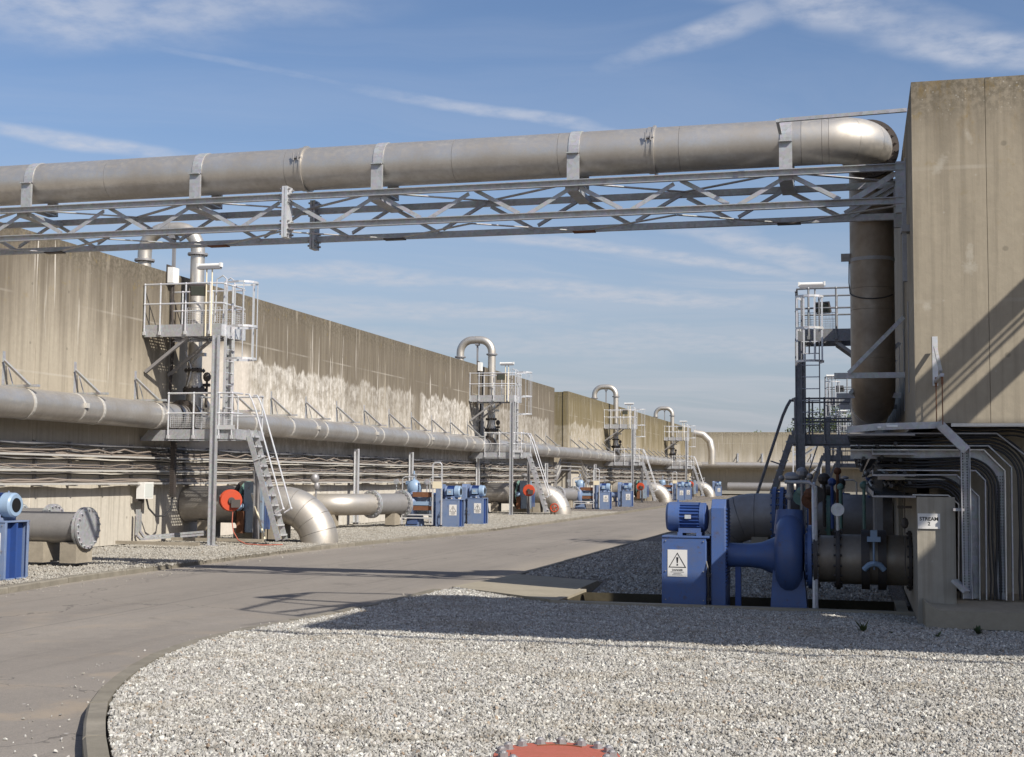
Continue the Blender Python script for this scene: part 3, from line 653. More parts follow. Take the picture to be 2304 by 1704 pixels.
# free-standing rack posts
me = None
for i, (y, zt) in enumerate(((40.2, 2.45), (45.6, 2.45), (54.3, 2.4), (67.1, 2.3), (80.2, 2.4), (98.5, 2.4))):
    lab = ['steel post before the cable rack, left of the two nearest blue pump cabinets', 'steel post before the cable rack, directly behind the nearest far-row pump', 'steel post under the second tower platform in front of the cable rack',
           'steel post at the end of the near tank beside the dark gap', 'steel post just beyond the dark gap between tanks', 'small steel post before the far cable rack by the third tower'][i]
    t = thing('steel_post', lab, 'post', (-15.75, y, 0), group='posts in front of the cable rack')
    mb = MB(); mb.ibeam((0, 0, .02), (0, 0, zt), .14, .14, .014, up=(1, 0, 0)); part('column', mb, GALVL, t)
    mb = MB(); mb.box(-.12, .12, -.12, .12, .076, .095); part('base_plate', mb, GALV, t)

# ------------------------------------------------------------------ access towers
def rail(mb, p, q, r=.021): mb.cyl(p, q, r, 8)
def wire_panel(p, q, z0, z1, nx, nz, r=.006):
    mb = MB(); p = V(p); q = V(q)
    for i in range(nx+1):
        a = p.lerp(q, i/nx); w_ = r*1.8 if i in (0, nx) else r; mb.bar((a.x, a.y, z0), (a.x, a.y, z1), w_, w_)
    for i in range(nz+1):
        z = z0+(z1-z0)*i/nz; w_ = r*1.8 if i in (0, nz) else r; mb.bar((p.x, p.y, z), (q.x, q.y, z), w_, w_)
    return mb
def grating(x0, x1, y0, y1, z, pitch=.07):
    mb = MB(); n = max(2, int((x1-x0)/pitch))
    for i in range(n+1):
        x = x0+(x1-x0)*i/n; mb.box(x-.006, x+.006, y0, y1, z-.03, z)
    n = max(2, int((y1-y0)/.11))
    for i in range(n+1):
        y = y0+(y1-y0)*i/n; mb.box(x0, x1, y-.012, y+.012, z-.012, z+.003)
    return mb
def tower(name, label, loc, mirror, ladder='side', group='access towers over the pipes', xb=2.42, cw=.13):
    MIR[0] = mirror; GALV_, GALVL_, CG_ = (GALVSHADE, GALVSHADE, GALVL) if mirror else (GALV, GALVL, GALVL)  # right towers take the shade-toned steel, the sunlit cage stays bright
    t = thing(name, label, 'access tower', loc, group=group); D = 1.25; X1 = 2.0
    # columns
    for y, z0 in ((-.075, -.05), (D-.62, 2.63)):
        mb = MB(); mb.ibeam((X1-.08, y, z0), (X1-.08, y, 4.76), .12, cw+.01, .016, up=(1, 0, 0)); mb.box(X1-.2, X1+.04, y-.12, y+.12, z0+.02, z0+.05)
        part('column', mb, GALV_, t)
    mb = MB(); mb.ibeam((xb-.12, 1.42, -.05), (xb-.12, 1.42, 2.40), .12, .12, .014, up=(1, 0, 0)); part('column', mb, STEEL, t)
    # upper deck
    mb = MB(); mb.chan((0.02, 0, 4.90), (X1, 0, 4.90), .07, .28, .014, fx=-1); part('deck_beam', mb, GALV_, t)
    mb = MB(); mb.chan((0.02, D, 4.90), (X1, D, 4.90), .07, .28, .014); part('deck_beam', mb, GALV_, t)
    mb = MB(); mb.chan((X1, .002, 4.90), (X1, D-.002, 4.90), .07, .28, .014, fx=-1); part('deck_beam', mb, GALVL_, t)
    mb = MB(); mb.box(X1-.6, X1-.52, .02, D-.02, 4.78, 5.0); mb.box(.5, .56, .02, D-.02, 4.78, 5.0); mb.box(1.0, 1.05, .02, D-.02, 4.78, 5.0); part('deck_joist', mb, STEEL, t)
    part('deck_grating', grating(.05, X1-.02, .03, D-.03, 5.02), GALV_, t)
    for y in (.1, D-.1):
        mb = MB(); mb.bar((1.12, y, 4.76), (.04, y, 3.95), .07, .07); part('knee_brace', mb, STEEL, t)
    # handrails
    def hr(pts, z0, heights, posts, nm='handrail'):
        for z in heights:
            mb = MB()
            mb.tube([(x, y, z) for x, y in pts], .021, 8); part(nm, mb, GALVL_, t)
        for x, y in posts:
            mb = MB(); rail(mb, (x, y, z0), (x, y, heights[0])); mb.ball((x, y, heights[0]), .032, 8); mb.ball((x, y, heights[-1]), .032, 8); mb.box(x-.03, x+.03, y-.02, y+.02, z0-.02, z0+.06)
            part('baluster', mb, GALVL_, t)
    hr([(.03, -.03), (X1-.35, -.03), (X1-.02, .04), (X1+.02, D-.2)], 4.82, (5.98, 5.52), [(.05, -.03), (.45, -.03), (1.1, -.03), (1.72, -.03), (X1+.02, .5), (X1+.02, D-.2)])
    hr([(.03, D+.03), (X1-.05, D+.03)], 4.82, (5.98, 5.52), [(.3, D+.03), (1.1, D+.03), (1.9, D+.03)])
    part('mesh_guard', wire_panel((1.12, .02), (1.95, .02), 5.04, 5.42, 12, 7), GALVL_, t); part('mesh_guard', wire_panel((X1, .55), (X1, D-.05), 5.04, 5.42, 9, 7), GALVL_, t)
    part('mesh_guard', wire_panel((1.12, D), (1.9, D), 5.04, 5.42, 12, 7), GALVL_, t)
    # lower deck
    xa, D2 = .72, 1.5
    mb = MB(); mb.chan((xa, 0, 2.5), (xb, 0, 2.5), .07, .22, .014, fx=-1); part('deck_beam', mb, GALV_, t)
    mb = MB(); mb.chan((xa, D2, 2.5), (xb, D2, 2.5), .07, .22, .014); part('deck_beam', mb, GALV_, t)
    mb = MB(); mb.chan((xb, .002, 2.5), (xb, D2-.002, 2.5), .07, .22, .014, fx=-1); part('deck_beam', mb, GALV_, t)
    mb = MB(); mb.bar((.01, .06, 2.40), (xa+.02, .06, 2.40), .08, .08); mb.bar((.01, D2-.06, 2.40), (xa+.02, D2-.06, 2.40), .08, .08)
    mb.add([(.02, -.01, 2.37), (xa, -.01, 2.37), (xa, -.01, 2.6), (.22, -.01, 2.6)], [(0, 1, 2, 3)]); mb.bar((.02, 0, 2.36), (xb, 0, 2.36), .02, .02); part('wall_support', mb, GALV_, t)
    part('deck_grating', grating(xa, xb-.02, .03, D2-.03, 2.62), GALV_, t)
    hr([(xa, -.04), (xb-.06, -.04), (xb-.02, .1), (xb-.02, .35)], 2.42, (3.44, 2.98), [(xa+.02, -.04), (1.38, -.04), (xb-.4, -.04), (xb-.08, -.04)])
    hr([(xa, D2+.04), (xb-.06, D2+.04), (xb-.02, D2-.1), (xb-.02, D2-.2)], 2.42, (3.44, 2.98), [(xa+.02, D2+.04), (1.7, D2+.04), (xb-.08, D2+.04)])
    for a, b in ((.78, 1.33), (1.43, 1.8), (1.98, xb-.1)): part('mesh_guard', wire_panel((a, -.01), (b, -.01), 2.66, 2.93, 11, 6), GALVL_, t)
    mb = MB(); mb.chan((X1-.1, -.06, 2.66), (xb, -.06, 2.66), .03, .10, .01, fx=-1); part('toe_board', mb, GALVL_, t)
    # steep stair to the ground
    ya, yb = .55, .92; p0 = V((xb+.86, 0, .1)); p1 = V((xb+.02, 0, 2.62))
    for y in (ya, yb):
        mb = MB(); mb.bar((p0.x, y, p0.z), (p1.x, y, p1.z), .016, .13, up=(1, 0, .3)); part('stringer', mb, GALV_, t)
    tr = MB(); tr.box(-.095, .095, ya+.012-1, yb-.012-1, -.02, 0.0); tr.box(.085, .1, ya+.012-1, yb-.012-1, -.035, .004); me = mesh_data('tread', tr, GALVL, MIR[0])
    for i in range(11):
        p = p0.lerp(p1, (i+.6)/11.2); o = part('tread', me, GALVL_, t); o.location = ((-1 if MIR[0] else 1)*p.x, 1, p.z)
    for y in (ya-.03, yb+.03):
        mb = MB(); a = p0+V((.12, 0, .72)); b = p1+V((.22, 0, .45))
        mb.tube([(a.x, y, a.z), (b.x, y, b.z), (p1.x+.12, y, 3.3), (p1.x+.04, y, 3.44), (p1.x-.05, y, 3.44)], .021, 8); rail(mb, (a.x, y, a.z), (p0.x-.05, y, p0.z+.62)); mb.ball((a.x, y, a.z), .035, 8)
        pm = p0.lerp(p1, .72); rail(mb, (pm.x-.02, y, pm.z), (pm.x+.26, y, pm.z+.1), .015)
        part('handrail', mb, GALVL_, t)
    # caged ladder between decks
    if ladder == 'side': O = V((X1+.0, .42, 0)); ax = V((0, 1, 0)); out = V((1, 0, 0))
    else: O = V((X1-.32, -.10, 0)); ax = V((1, 0, 0)); out = V((0, -1, 0))
    for s in (-.2, .2):
        mb = MB(); q = O+ax*s
        mb.bar(q+V((0, 0, 2.64)), q+V((0, 0, 5.95 if ladder == 'side' else 5.7)), .025, .06, up=out); lt = 0 if ladder == 'side' else -.36; mb.tube([q+V((0, 0, 5.9+lt)), q+V((0, 0, 6.1+lt)), q-out*.1+V((0, 0, 6.18+lt)), q-out*.25+V((0, 0, 6.1+lt)), q-out*.28+V((0, 0, 5.1))], .018, 8)
        part('ladder_stile', mb, GALVL_, t)
    rg = MB(); rg.cyl(-ax*.19, ax*.19, .013, 6); me = mesh_data('ladder_rung', rg, GALVL, MIR[0])
    for i in range(8):
        o = part('ladder_rung', me, GALVL_, t); o.location = ((-1 if MIR[0] else 1)*O.x, O.y, 2.85+.27*i)
    R = .31
    for z in (4.25, 5.0, 6.02) if ladder == 'side' else (4.25, 5.0, 5.72):
        mb = MB(); pts = [O-ax*.2+V((0, 0, z))]+[O+out*(.36)+out*R*sin(a)-ax*R*cos(a)+V((0, 0, z)) for a in [pi*i/8 for i in range(9)]]+[O+ax*.2+V((0, 0, z))]
        for a, b in zip(pts[:-1], pts[1:]): mb.bar(a, b, .008, .05)
        part('cage_hoop', mb, CG_, t)
    for a in (.12*pi, .37*pi, .63*pi, .88*pi):
        mb = MB(); p = O+out*(.36)+out*(R-.012)*sin(a)-ax*(R-.012)*cos(a); mb.bar(p+V((0, 0, 4.24)), p+V((0, 0, 6.04 if ladder == 'side' else 5.74)), .04, .008, up=out); part('cage_strap', mb, CG_, t)
    MIR[0] = False; return t
def lamp(label, loc, mirror=False):
    MIR[0] = mirror
    t = thing('work_light', label, 'light', loc, group='lights on the access towers')
    for x in (-.07, .07):
        mb = MB(); mb.cyl((x, 0, -.35), (x, 0, 1.22), .017, 8); part('pole', mb, CREAM if not mirror else STEEL, t)
    mb = MB(); mb.box(-.28, .28, -.06, .06, 1.2, 1.26); part('housing', mb, STEEL, t)
    mb = MB(); mb.cyl((-.3, 0, 1.29), (.3, 0, 1.29), .042, 14); mb.box(-.31, -.27, -.05, .05, 1.24, 1.34); mb.box(.27, .31, -.05, .05, 1.24, 1.34); part('batten', mb, WHITE, t)
    mb = MB(); mb.box(-.17, .17, -.05, .05, -.13, .13); o = part('floodlight', mb, DARKM, t, loc=(-.25 if not mirror else .25, -.06, .72)); o.rotation_euler = (radians(30), 0, radians(20 if not mirror else -20))
    mb = MB(); mb.box(-.15, .15, -.062, -.051, -.11, .11); q = part('lens', mb, GLASSD, o)
    MIR[0] = False; return t
LS = [27.4, 54.0, 84.8, 112.2]
tn = ['nearest left access tower with ladder cage and light, under the pipe bridge', 'second left access tower, beside the gap between the tanks', 'third left access tower down the road', 'farthest left access tower, small before the end tank']
T0 = tower('access_tower', tn[0], (WX, LS[0], 0), False)
for y, l in zip(LS[1:], tn[1:]): dup(T0, (WX, y, 0), l)
ln = ['batten light on twin poles over the nearest left tower deck', 'batten light above the second left tower', 'batten light above the third left tower', 'tiny batten light above the farthest left tower']
L0 = lamp(ln[0], (WX+1.68, LS[0]-.02, 5.1))
for y, l in zip(LS[1:], ln[1:]): dup(L0, (WX+1.68, y-.02, 5.1), l)
RS = [31.0, 58.0, 88.0]
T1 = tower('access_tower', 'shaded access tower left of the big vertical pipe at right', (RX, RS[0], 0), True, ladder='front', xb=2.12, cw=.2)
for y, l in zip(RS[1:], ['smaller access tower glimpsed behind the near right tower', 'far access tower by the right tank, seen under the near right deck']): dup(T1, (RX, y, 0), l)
L1 = lamp('long white batten light topping the near right tower', (RX-1.65, RS[0]+.3, 4.84), True)
dup(L1, (RX-1.65, RS[1]+.3, 4.75), 'small batten light on the second tower at right'); dup(L1, (RX-1.65, RS[2]+.3, 4.75), 'smallest batten light among the right towers')

# ------------------------------------------------------------------ risers with U-bends over the wall
def riser(label, loc):
    t = thing('riser_pipe', label, 'pipe', loc, group='gooseneck risers over the left wall')
    r = .17; X = .5; XL = -.95; zt = 6.95
    R = .55; pts = [(X, 0, zt+.03)]+[V((X-R+R*cos(a), 0, zt+.10+R*sin(a))) for a in [pi/2*i/8 for i in range(9)]]
    pts2 = [V((XL+R-R*cos(a), 0, zt+.10+R*sin(a))) for a in [pi/2*(8-i)/8 for i in range(9)]]+[V((XL, 0, zt-.1))]
    xm = (X+XL)/2
    mb = MB(); mb.tube(pts+[(xm+.003, 0, zt+.10+R)], r, 24); part('bend', mb, PIPEB, t)
    mb = MB(); mb.tube([(xm-.003, 0, zt+.10+R)]+pts2, r, 24); part('bend', mb, PIPEB, t)
    mb = MB(); mb.tube([(X, 0, zt-.03), (X, 0, 4.15)], r, 24); part('upright', mb, PIPEB, t)
    mb = MB(); mb.tube([(XL, 0, zt-.13), (XL, 0, 5.9)], r*.97, 24); part('upright', mb, PIPEB, t)
    for x, z in ((X, zt), (XL, zt-.1)):
        mb = MB(); mb.flange((x, 0, z), (0, 0, 1), .245, .045, 12, .215, .016, .035); part('flange', mb, STEEL, t)
    mb = MB(); mb.flange((X, 0, 4.10), (0, 0, 1), .25, .05, 12, .215, .018, .05); mb.flange((X, 0, 3.62), (0, 0, 1), .27, .10, 12, .235, .02, .06); part('flange', mb, DARKM, t)
    mb = MB(); mb.lathe((X, 0, 3.62), (0, 0, 1), [(0, .21), (.1, .21), (.3, r), (.46, r)], 24); part('reducer', mb, PIPEB, t)
    mb = MB(); mb.cyl((X, 0, 3.18), (X, 0, 3.58), .19, 20); mb.tube([(X, 0, 3.5), (X+.12, .12, 3.42), (X+.2, .3, 3.2), (X+.22, .4, 3.0)], .12, 14); part('branch', mb, PIPEB, t)
    mb = MB(); mb.bar((X-.12, -.12, 4.15), (X+.32, -.3, 4.5), .03, .05); mb.tube([(X-.1, -.17, 3.7), (X+.02, -.2, 4.1), (X-.15, -.19, 4.55)], .02, 8); mb.box(X+.24, X+.42, -.34, -.22, 4.42, 4.5); part('lever', mb, GALVL, t)
    mb = MB(); mb.cyl((X+.28, .1, 3.2), (X+.28, .1, 3.85), .03, 8); mb.ball((X+.28, .1, 3.95), .1, 10, (1, 1, 1.2)); mb.cyl((X+.18, .1, 3.75), (X+.36, .1, 3.75), .04, 8); mb.ball((X+.2, 0, 3.68), .06, 8); part('air_valve', mb, DARKM, t)
    mb = MB(); mb.bar((xm+.05, .05, 6.3), (xm+.05, .05, zt+.16+R-.1), .07, .07); mb.box(xm-.03, xm+.13, -.1, .16, zt+.10+R-.24, zt+.10+R-.16); part('support_post', mb, STEEL, t)
    return t
rl = ['gooseneck riser pipe over the wall behind the nearest left tower', 'gooseneck riser pipe over the wall at the second left tower', 'gooseneck riser pipe arching beside the third left tower', 'farthest small gooseneck riser pipe on the left row']
R0 = riser(rl[0], (WX, 29.0, 0))
for y, l in zip((55.8, 86.5, 113.9), rl[1:]): dup(R0, (WX, y, 0), l)
# junction boxes by the risers
for i, (y, l) in enumerate(((28.55, 'white junction box high on the wall by the first riser'), (55.35, 'white junction box high on the wall by the second riser'))):
    t = thing('junction_box', l, 'junction box', (WX+.02, y, 6.2)); mb = MB(); mb.box(0, .16, -.16, .14, -.02, .36); part('housing', mb, WHITE, t); mb = MB(); mb.box(-.01, .02, -.18, .16, -.05, .42); part('back_plate', mb, DARKM, t)
    mb = MB(); mb.tube([(.05, 0, -.05), (.05, .02, -.5), (.1, .0, -1.2), (.07, 0, -2.6)], .025, 6); mb.tube([(.09, .04, -.05), (.06, .06, -.7), (.12, .05, -1.5), (.07, .05, -2.7)], .02, 6); part('conduit', mb, DARKM, t)
# header joint with dark flange near each riser
def hjoint(label, y):
    t = thing('flange_joint', label, 'flange', (WX+.44, y, 2.93), group='bolted joints on the left header pipe')
    mb = MB(); mb.flange((0, 0, 0), (0, 1, 0), .43, .10, 16, .375, .02, .05, 36); part('flange', mb, DARKM, t)
    mb = MB(); mb.flange((0, .17, 0), (0, 1, 0), .43, .05, 16, .375, .02, .05, 36); part('flange', mb, PIPE, t)
    mb = MB(); mb.lathe((0, -.5, 0), (0, 1, 0), [(0, .3), (0, .325), (.03, .325), (.03, .3)], 32); mb.lathe((0, -.2, 0), (0, 1, 0), [(0, .3), (0, .325), (.03, .325), (.03, .3)], 32); part('band', mb, DARKM, t)
    return t
J0 = hjoint('large dark bolted flange on the header pipe behind the nearest tower', 28.55)
for y, l in ((55.3, 'bolted flange on the header pipe at the second tower'), (86.0, 'bolted flange on the header pipe at the third tower')): dup(J0, (WX+.44, y, 2.93), l)
# ------------------------------------------------------------------ big discharge elbows
def discharge(label, loc, mirror=False, m=PIPEB, grey=PIPE, box=True, grp='large discharge elbows dropping into the ground'):
    MIR[0] = mirror
    t = thing('discharge_pipe', label, 'pipe', loc, group=grp); r = .45; zc = .86; xe = 2.6; R = .95
    mb = MB(); mb.tube([(.02, 0, zc), (1.52, 0, zc)], r, 36); part('pipe_section', mb, PIPE if not mirror else grey, t)
    mb = MB(); mb.tube([(2.05, 0, zc), (xe-.003, 0, zc)], r, 36); part('pipe_section', mb, grey, t)
    k = 5
    for i in range(k):
        a0 = pi/2*i/k; a1 = pi/2*(i+1)/k; aa = [a0+.004+(a1-a0-.008)*j/5 for j in range(6)]; pts = [V((xe+R*sin(a), 0, zc-R+R*cos(a))) for a in aa]
        mb = MB(); mb.tube(pts, r, 36, tans=[(cos(a), 0, -sin(a)) for a in aa]); part('elbow_segment', mb, m, t)
    mb = MB(); mb.tube([V((xe+R, 0, zc-R-.003)), V((xe+R, 0, -.35))], r, 36); part('elbow_segment', mb, m, t)
    for x, mm, rr in ((1.54, DARKM, .58), (1.67, GREEN, .57), (1.82, DARKM, .57), (2.02, BLUEG if not mirror else BLUE, .57)) if not mirror else ((1.2, GREEN, .56), (2.08, BLUE, .58), (2.22, BLUE, .58)):
        mb = MB(); mb.flange((x, 0, zc), (1, 0, 0), rr, .07, 20, rr-.06, .022, .06, 40); part('flange', mb, mm, t)
    mb = MB(); mb.lathe((1.7, 0, zc), (1, 0, 0), [(0, .5), (.08, .5), (.08, .46), (.2, .46)], 36); part('valve_body', mb, DARKM, t)
    for x in (.62, 2.5):
        mb = MB(); mb.box(x-.16, x+.16, -.3, .3, .05, zc-r*.86); part('support_block', mb, BLOCK, t)
    mb = MB(); mb.box(1.45, 2.3, -.35, .4, .05, .3); part('plinth', mb, BLOCK, t)
    if box:
        mb = MB(); mb.box(1.86, 1.94, -.66, -.50, .22, 1.42); mb.box(1.94, 2.36, -.70, -.52, .22, 1.42); part('gearbox_cover', mb, BLUEG, t)
        mb = MB(); mb.box(1.72, 1.90, -.74, -.6, .20, .72); part('actuator_column', mb, RUST, t)
        mb = MB(); mb.ball((1.82, -.84, .84), .11, 14); mb.cyl((1.82, -.92, .84), (1.82, -.7, .84), .07, 14); part('actuator', mb, BLUEL, t)
        mb = MB(); [mb.box(2.38+.05*i, 2.41+.05*i, -.6, -.56, .3, 1.1) for i in range(3)]; part('gland_bolts', mb, BLUE, t)
    mb = MB(); mb.cyl((1.9, .0, zc+r), (1.9, .0, zc+r+.28), .04, 8); mb.ball((1.9, 0, zc+r+.34), .11, 10, (1.4, 1, .8)); mb.ball((2.1, 0, zc+r+.3), .06, 8); part('air_valve', mb, STEEL, t)
    MIR[0] = False; return t
dl = ['big silver elbow pipe diving into the gravel beside the nearest stair', 'big silver elbow pipe at the foot of the second tower stair', 'big silver elbow pipe by the third tower', 'small far silver elbow pipe by the farthest left tower']
D0 = discharge(dl[0], (WX, 29.7, 0))
DY = (56.3, 88.4, 115.9)
for y, l in zip(DY, dl[1:]): dup(D0, (WX, y, 0), l)
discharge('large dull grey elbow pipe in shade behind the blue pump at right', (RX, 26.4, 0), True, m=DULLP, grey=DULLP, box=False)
# hose reels
def reel(label, loc, rz=0, dark=True):
    t = thing('hose_reel', label, 'hose reel', loc, rz, group='orange hose reels at the left towers')
    mb = MB(); mb.lathe((0, -.07, 0), (0, 1, 0), [(0, .10), (0, .235), (.02, .25), (.05, .25), (.05, .21), (.14, .21), (.14, .25), (.17, .25), (.19, .235), (.19, .10)], 32); part('drum', mb, ORANGE, t)
    mb = MB(); mb.cyl((0, -.12, 0), (0, .16, 0), .075, 14); mb.box(-.02, .19, -.15, -.08, -.16, .02); part('bracket', mb, DARKM, t)
    return t
H0 = reel('orange fire hose reel on the nearest tower column', (WX+2.22, LS[0]+.25, 1.0), radians(38))
dup(H0, (WX+2.62, LS[1]+.2, 1.02), 'bright orange hose reel at the second left tower', rz=radians(8)); dup(H0, (WX+2.39, LS[2]+.2, 1.02), 'small orange hose reel at the third left tower', rz=0)
dup(H0, (WX+2.25, LS[3]+.3, 1.07), 'tiny orange hose reel at the farthest left tower', rz=0)
t = thing('valve_handwheel', 'red handwheel low beside the second silver elbow', 'handwheel', (WX+3.5, 55.2, .28)); mb = MB()
mb.tube([(.17*cos(2*pi*i/20), 0, .17*sin(2*pi*i/20)) for i in range(20)], .028, 8, closed=True); [mb.cyl((0, 0, 0), (.16*cos(a), 0, .16*sin(a)), .02, 6) for a in (.3, 1.9, 3.4, 5)]; part('wheel', mb, ORANGE, t)
mb = MB(); mb.cyl((0, .0, 0), (0, .4, 0), .03, 8); mb.cyl((0, .1, -.3), (0, .1, 0), .02, 6); part('stem', mb, DARKM, t)
# hose and prop
t = thing('hose', 'thin orange hose looping from the nearest reel to the gravel', 'hose', (WX+2.35, LS[0]+.1, 0)); mb = MB()
mb.tube([(0, 0, .75), (.0, -.02, .5), (.06, -.06, .3), (.2, -.1, .12), (.42, -.15, .04), (.8, -.1, .02), (1.2, .1, .03)], .012, 8); part('tube', mb, REDP, t)
t = thing('prop_stick', 'cream pole leaning on the blue-grey gearbox cover', 'pole', (WX+2.12, 28.75, 0)); mb = MB(); mb.cyl((.62, -.3, .0), (.0, .2, 1.1), .024, 8); part('rod', mb, CREAM, t)
mb = MB(); mb.ball((.0, .2, 1.13), .035, 8); part('tip', mb, WHITE, t)
# control box with cable duct by the nearest tower
t = thing('control_box', 'white control box with looping cable left of the nearest tower', 'control box', (WX+.16, 27.25, 0))
mb = MB(); mb.box(0, .2, -.2, .2, 1.02, 1.4); part('housing', mb, WHITE, t); mb = MB(); mb.box(.2, .205, -.17, .17, 1.05, 1.37); part('lid', mb, mat('box_lid', (.6, .62, .58), .3)[0], t)
mb = MB(); mb.box(-.05, .04, -.24, .0, .96, 1.02); mb.cyl((.08, -.05, .75), (.08, -.05, 1.02), .03, 8); part('gland', mb, DARKM, t)
mb = MB(); mb.tube([(.1, .08, 1.02), (.14, .12, .8), (.25, .25, .62), (.36, .45, .62), (.44, .6, .8), (.46, .65, 1.1)], .022, 8); part('cable', mb, CABLE, t)
mb = MB(); mb.box(.40, .5, .58, .7, 1.05, 2.4); [mb.box(.39, .51, .57, .6, 1.1+.05*i, 1.12+.05*i) for i in range(26)]; part('cable_ladder', mb, DARKM, t)
for k, o_ in enumerate((0, .13)):
    mb = MB(); pts = [(.03, -.18+o_, .78), (.03, -.18+o_, .2+o_*.6), (.06, -.05+o_, .10+o_*.4), (.5, 1.3, .13+o_*.5), (.6, 2.0, .14+o_*.5)]
    for a, b in zip(pts[:-1], pts[1:]): mb.bar(a, b, .05, .05)
    part('conduit', mb, GALV, t)
t = thing('drain_channel', 'low timber-edged strip along the foot of the wall by the nearest tower', 'edging', (WX+.3, 26.0, 0)); mb = MB(); mb.box(0, 2.0, .0, .09, .05, .12); part('edge_board', mb, BLOCK, t); mb = MB(); mb.box(.3, 2.6, 1.9, 2.0, .05, .12); part('edge_board', mb, BLOCK, t)

# ------------------------------------------------------------------ blue pump sets
def text_mesh(s, size, m, parent, name, loc, rot=(pi/2, 0, 0)):
    cu = bpy.data.curves.new(name, 'FONT'); cu.body = s; cu.size = size; cu.align_x = 'CENTER'; cu.align_y = 'CENTER'; cu.extrude = .0004; cu.offset = size*.03; cu.space_line = .95
    o = bpy.data.objects.new(name, cu); COL.objects.link(o); dg = bpy.context.evaluated_depsgraph_get(); me = bpy.data.meshes.new_from_object(o.evaluated_get(dg)); bpy.data.objects.remove(o)
    me.materials.clear(); me.materials.append(m); q = bpy.data.objects.new(name, me); COL.objects.link(q); q.parent = parent; q.location = loc; q.rotation_euler = rot; return q
def pump(label, loc, mirror, base=0.0, body=BLUE, fan=BLUE, deep=BLUED, detail=True, suction=True, group='blue belt-driven pump sets'):
    """x grows from the motor towards the pump; origin = lower front corner of the motor cabinet"""
    t = thing('pump_set', label, 'pump', loc, group=group); MIR[0] = mirror; sg = -1 if mirror else 1
    Z = base; tbx = base < -.2
    c = part('cabinet', MB().box(.02, .56, .0, .02, Z, .84).box(.02, .56, .58, .60, Z, .84).box(.0, .60, -.01, .61, .84, .865).box(.54, .56, .02, .58, Z, .84).box(.0, .02, 0, .05, Z, .84).box(.0, .02, .55, .60, Z, .84).box(.0, .05, .0, .0+.6, Z, Z+.05), body, t, bev=.004)
    mb = MB(); mb.box(.10, .12, .03, .57, Z, .83); mb.box(.0, .1, .27, .31, Z, .83); part('inner_web', mb, deep, c)
    # sign plate with warning triangle
    sx = .20; sz = .52
    sgn = part('warning_sign', MB().box(sx-.125, sx+.125, -.006, -.001, sz-.17, sz+.17), SIGNW, t)
    tri = MB(); h = .19; zb = sz-.055; P = [(sx-.112, zb), (sx+.112, zb), (sx, zb+h)]; cx = sx; cz = zb+h/3
    Q = [(cx+(x-cx)*.86, cz+(z-cz)*.86) for x, z in P]
    tri.add([(x, -.0085, z) for x, z in P]+[(x, -.0085, z) for x, z in Q]+[(x, -.006, z) for x, z in P]+[(x, -.006, z) for x, z in Q], [(i, (i+1) % 3, (i+1) % 3+3, i+3) for i in range(3)]+[(i+6, (i+1) % 3+6, (i+1) % 3, i) for i in range(3)]+[(i+3, (i+1) % 3+3, (i+1) % 3+9, i+9) for i in range(3)])
    part('triangle', tri, SIGNB, sgn)
    ex = MB(); ex.add([(sx-.014, -.0085, zb+.13), (sx+.014, -.0085, zb+.13), (sx+.006, -.0085, zb+.055), (sx-.006, -.0085, zb+.055)], [(0, 3, 2, 1)]); ex.cyl((sx, -.006, zb+.034), (sx, -.0085, zb+.034), .011, 12)
    part('exclamation_mark', ex, SIGNB, sgn)
    if detail:
        MIR[0] = False
        text_mesh('DANGER', .034, SIGNB, sgn, 'lettering', (sg*sx, -.0066, sz-.088))
        MIR[0] = mirror
        ln = MB()
        for k, hw in enumerate((.085, .05, .065)): ln.box(sx-hw, sx+hw, -.0075, -.006, sz-.115-.018*k, sz-.108-.018*k)
        part('small_print', ln, PIPEG, sgn)
    # motor
    zc = 1.10; yc = .29
    mt = part('motor', MB().lathe((.17, yc, zc), (1, 0, 0), [(0, .15), (.02, .168), (.30, .168), (.32, .18), (.36, .18), (.37, .12)], 28), deep, t)
    mb = MB()
    for k in range(26):
        a = 2*pi*k/26; mb.bar((.19, yc+.163*cos(a), zc+.163*sin(a)), (.46, yc+.163*cos(a), zc+.163*sin(a)), .006, .05, up=(0, cos(a), sin(a)))
    part('cooling_fins', mb, deep, mt)
    mb = MB(); mb.lathe((.03, yc, zc), (1, 0, 0), [(.02, .10), (.0, .11), (.0, .165), (.03, .188), (.175, .192), (.18, .16)], 28); part('fan_cowl', mb, fan, t)
    mb = MB(); mb.cyl((.024, yc, zc), (.03, yc, zc), .108, 20); part('fan_grille', mb, SIGNB, t)
    mb = MB(); mb.lathe((.46, yc, zc), (1, 0, 0), [(0, .18), (.06, .185), (.09, .15), (.10, .10)], 28); part('end_bell', mb, body, t)
    mb = MB(); mb.box(.24, .42, yc-.255, yc-.14, zc-.10, zc+.08) if not tbx else mb.box(.2, .44, yc-.08, yc+.08, zc+.15, zc+.185); part('terminal_box', mb, fan if not tbx else body, t)
    mb = MB(); mb.box(.20, .48, .10, .16, .90, .96); mb.box(.20, .48, .43, .49, .90, .96); mb.box(.19, .25, .08, .52, .866, .91); mb.box(.43, .49, .08, .52, .866, .91); part('slide_rail', mb, body, t)
    mb = MB(); mb.cyl((.17, yc, zc+.17), (.17, yc, zc+.215), .012, 6); part('lifting_eye', mb, body, t)
    mb = MB(); mb.box(.28, .36, yc-.2, yc-.196, zc-.02, zc+.03) if tbx else mb.box(.29, .37, yc-.26, yc-.256, zc-.03, zc+.02); part('rating_plate', mb, GALVL, t)
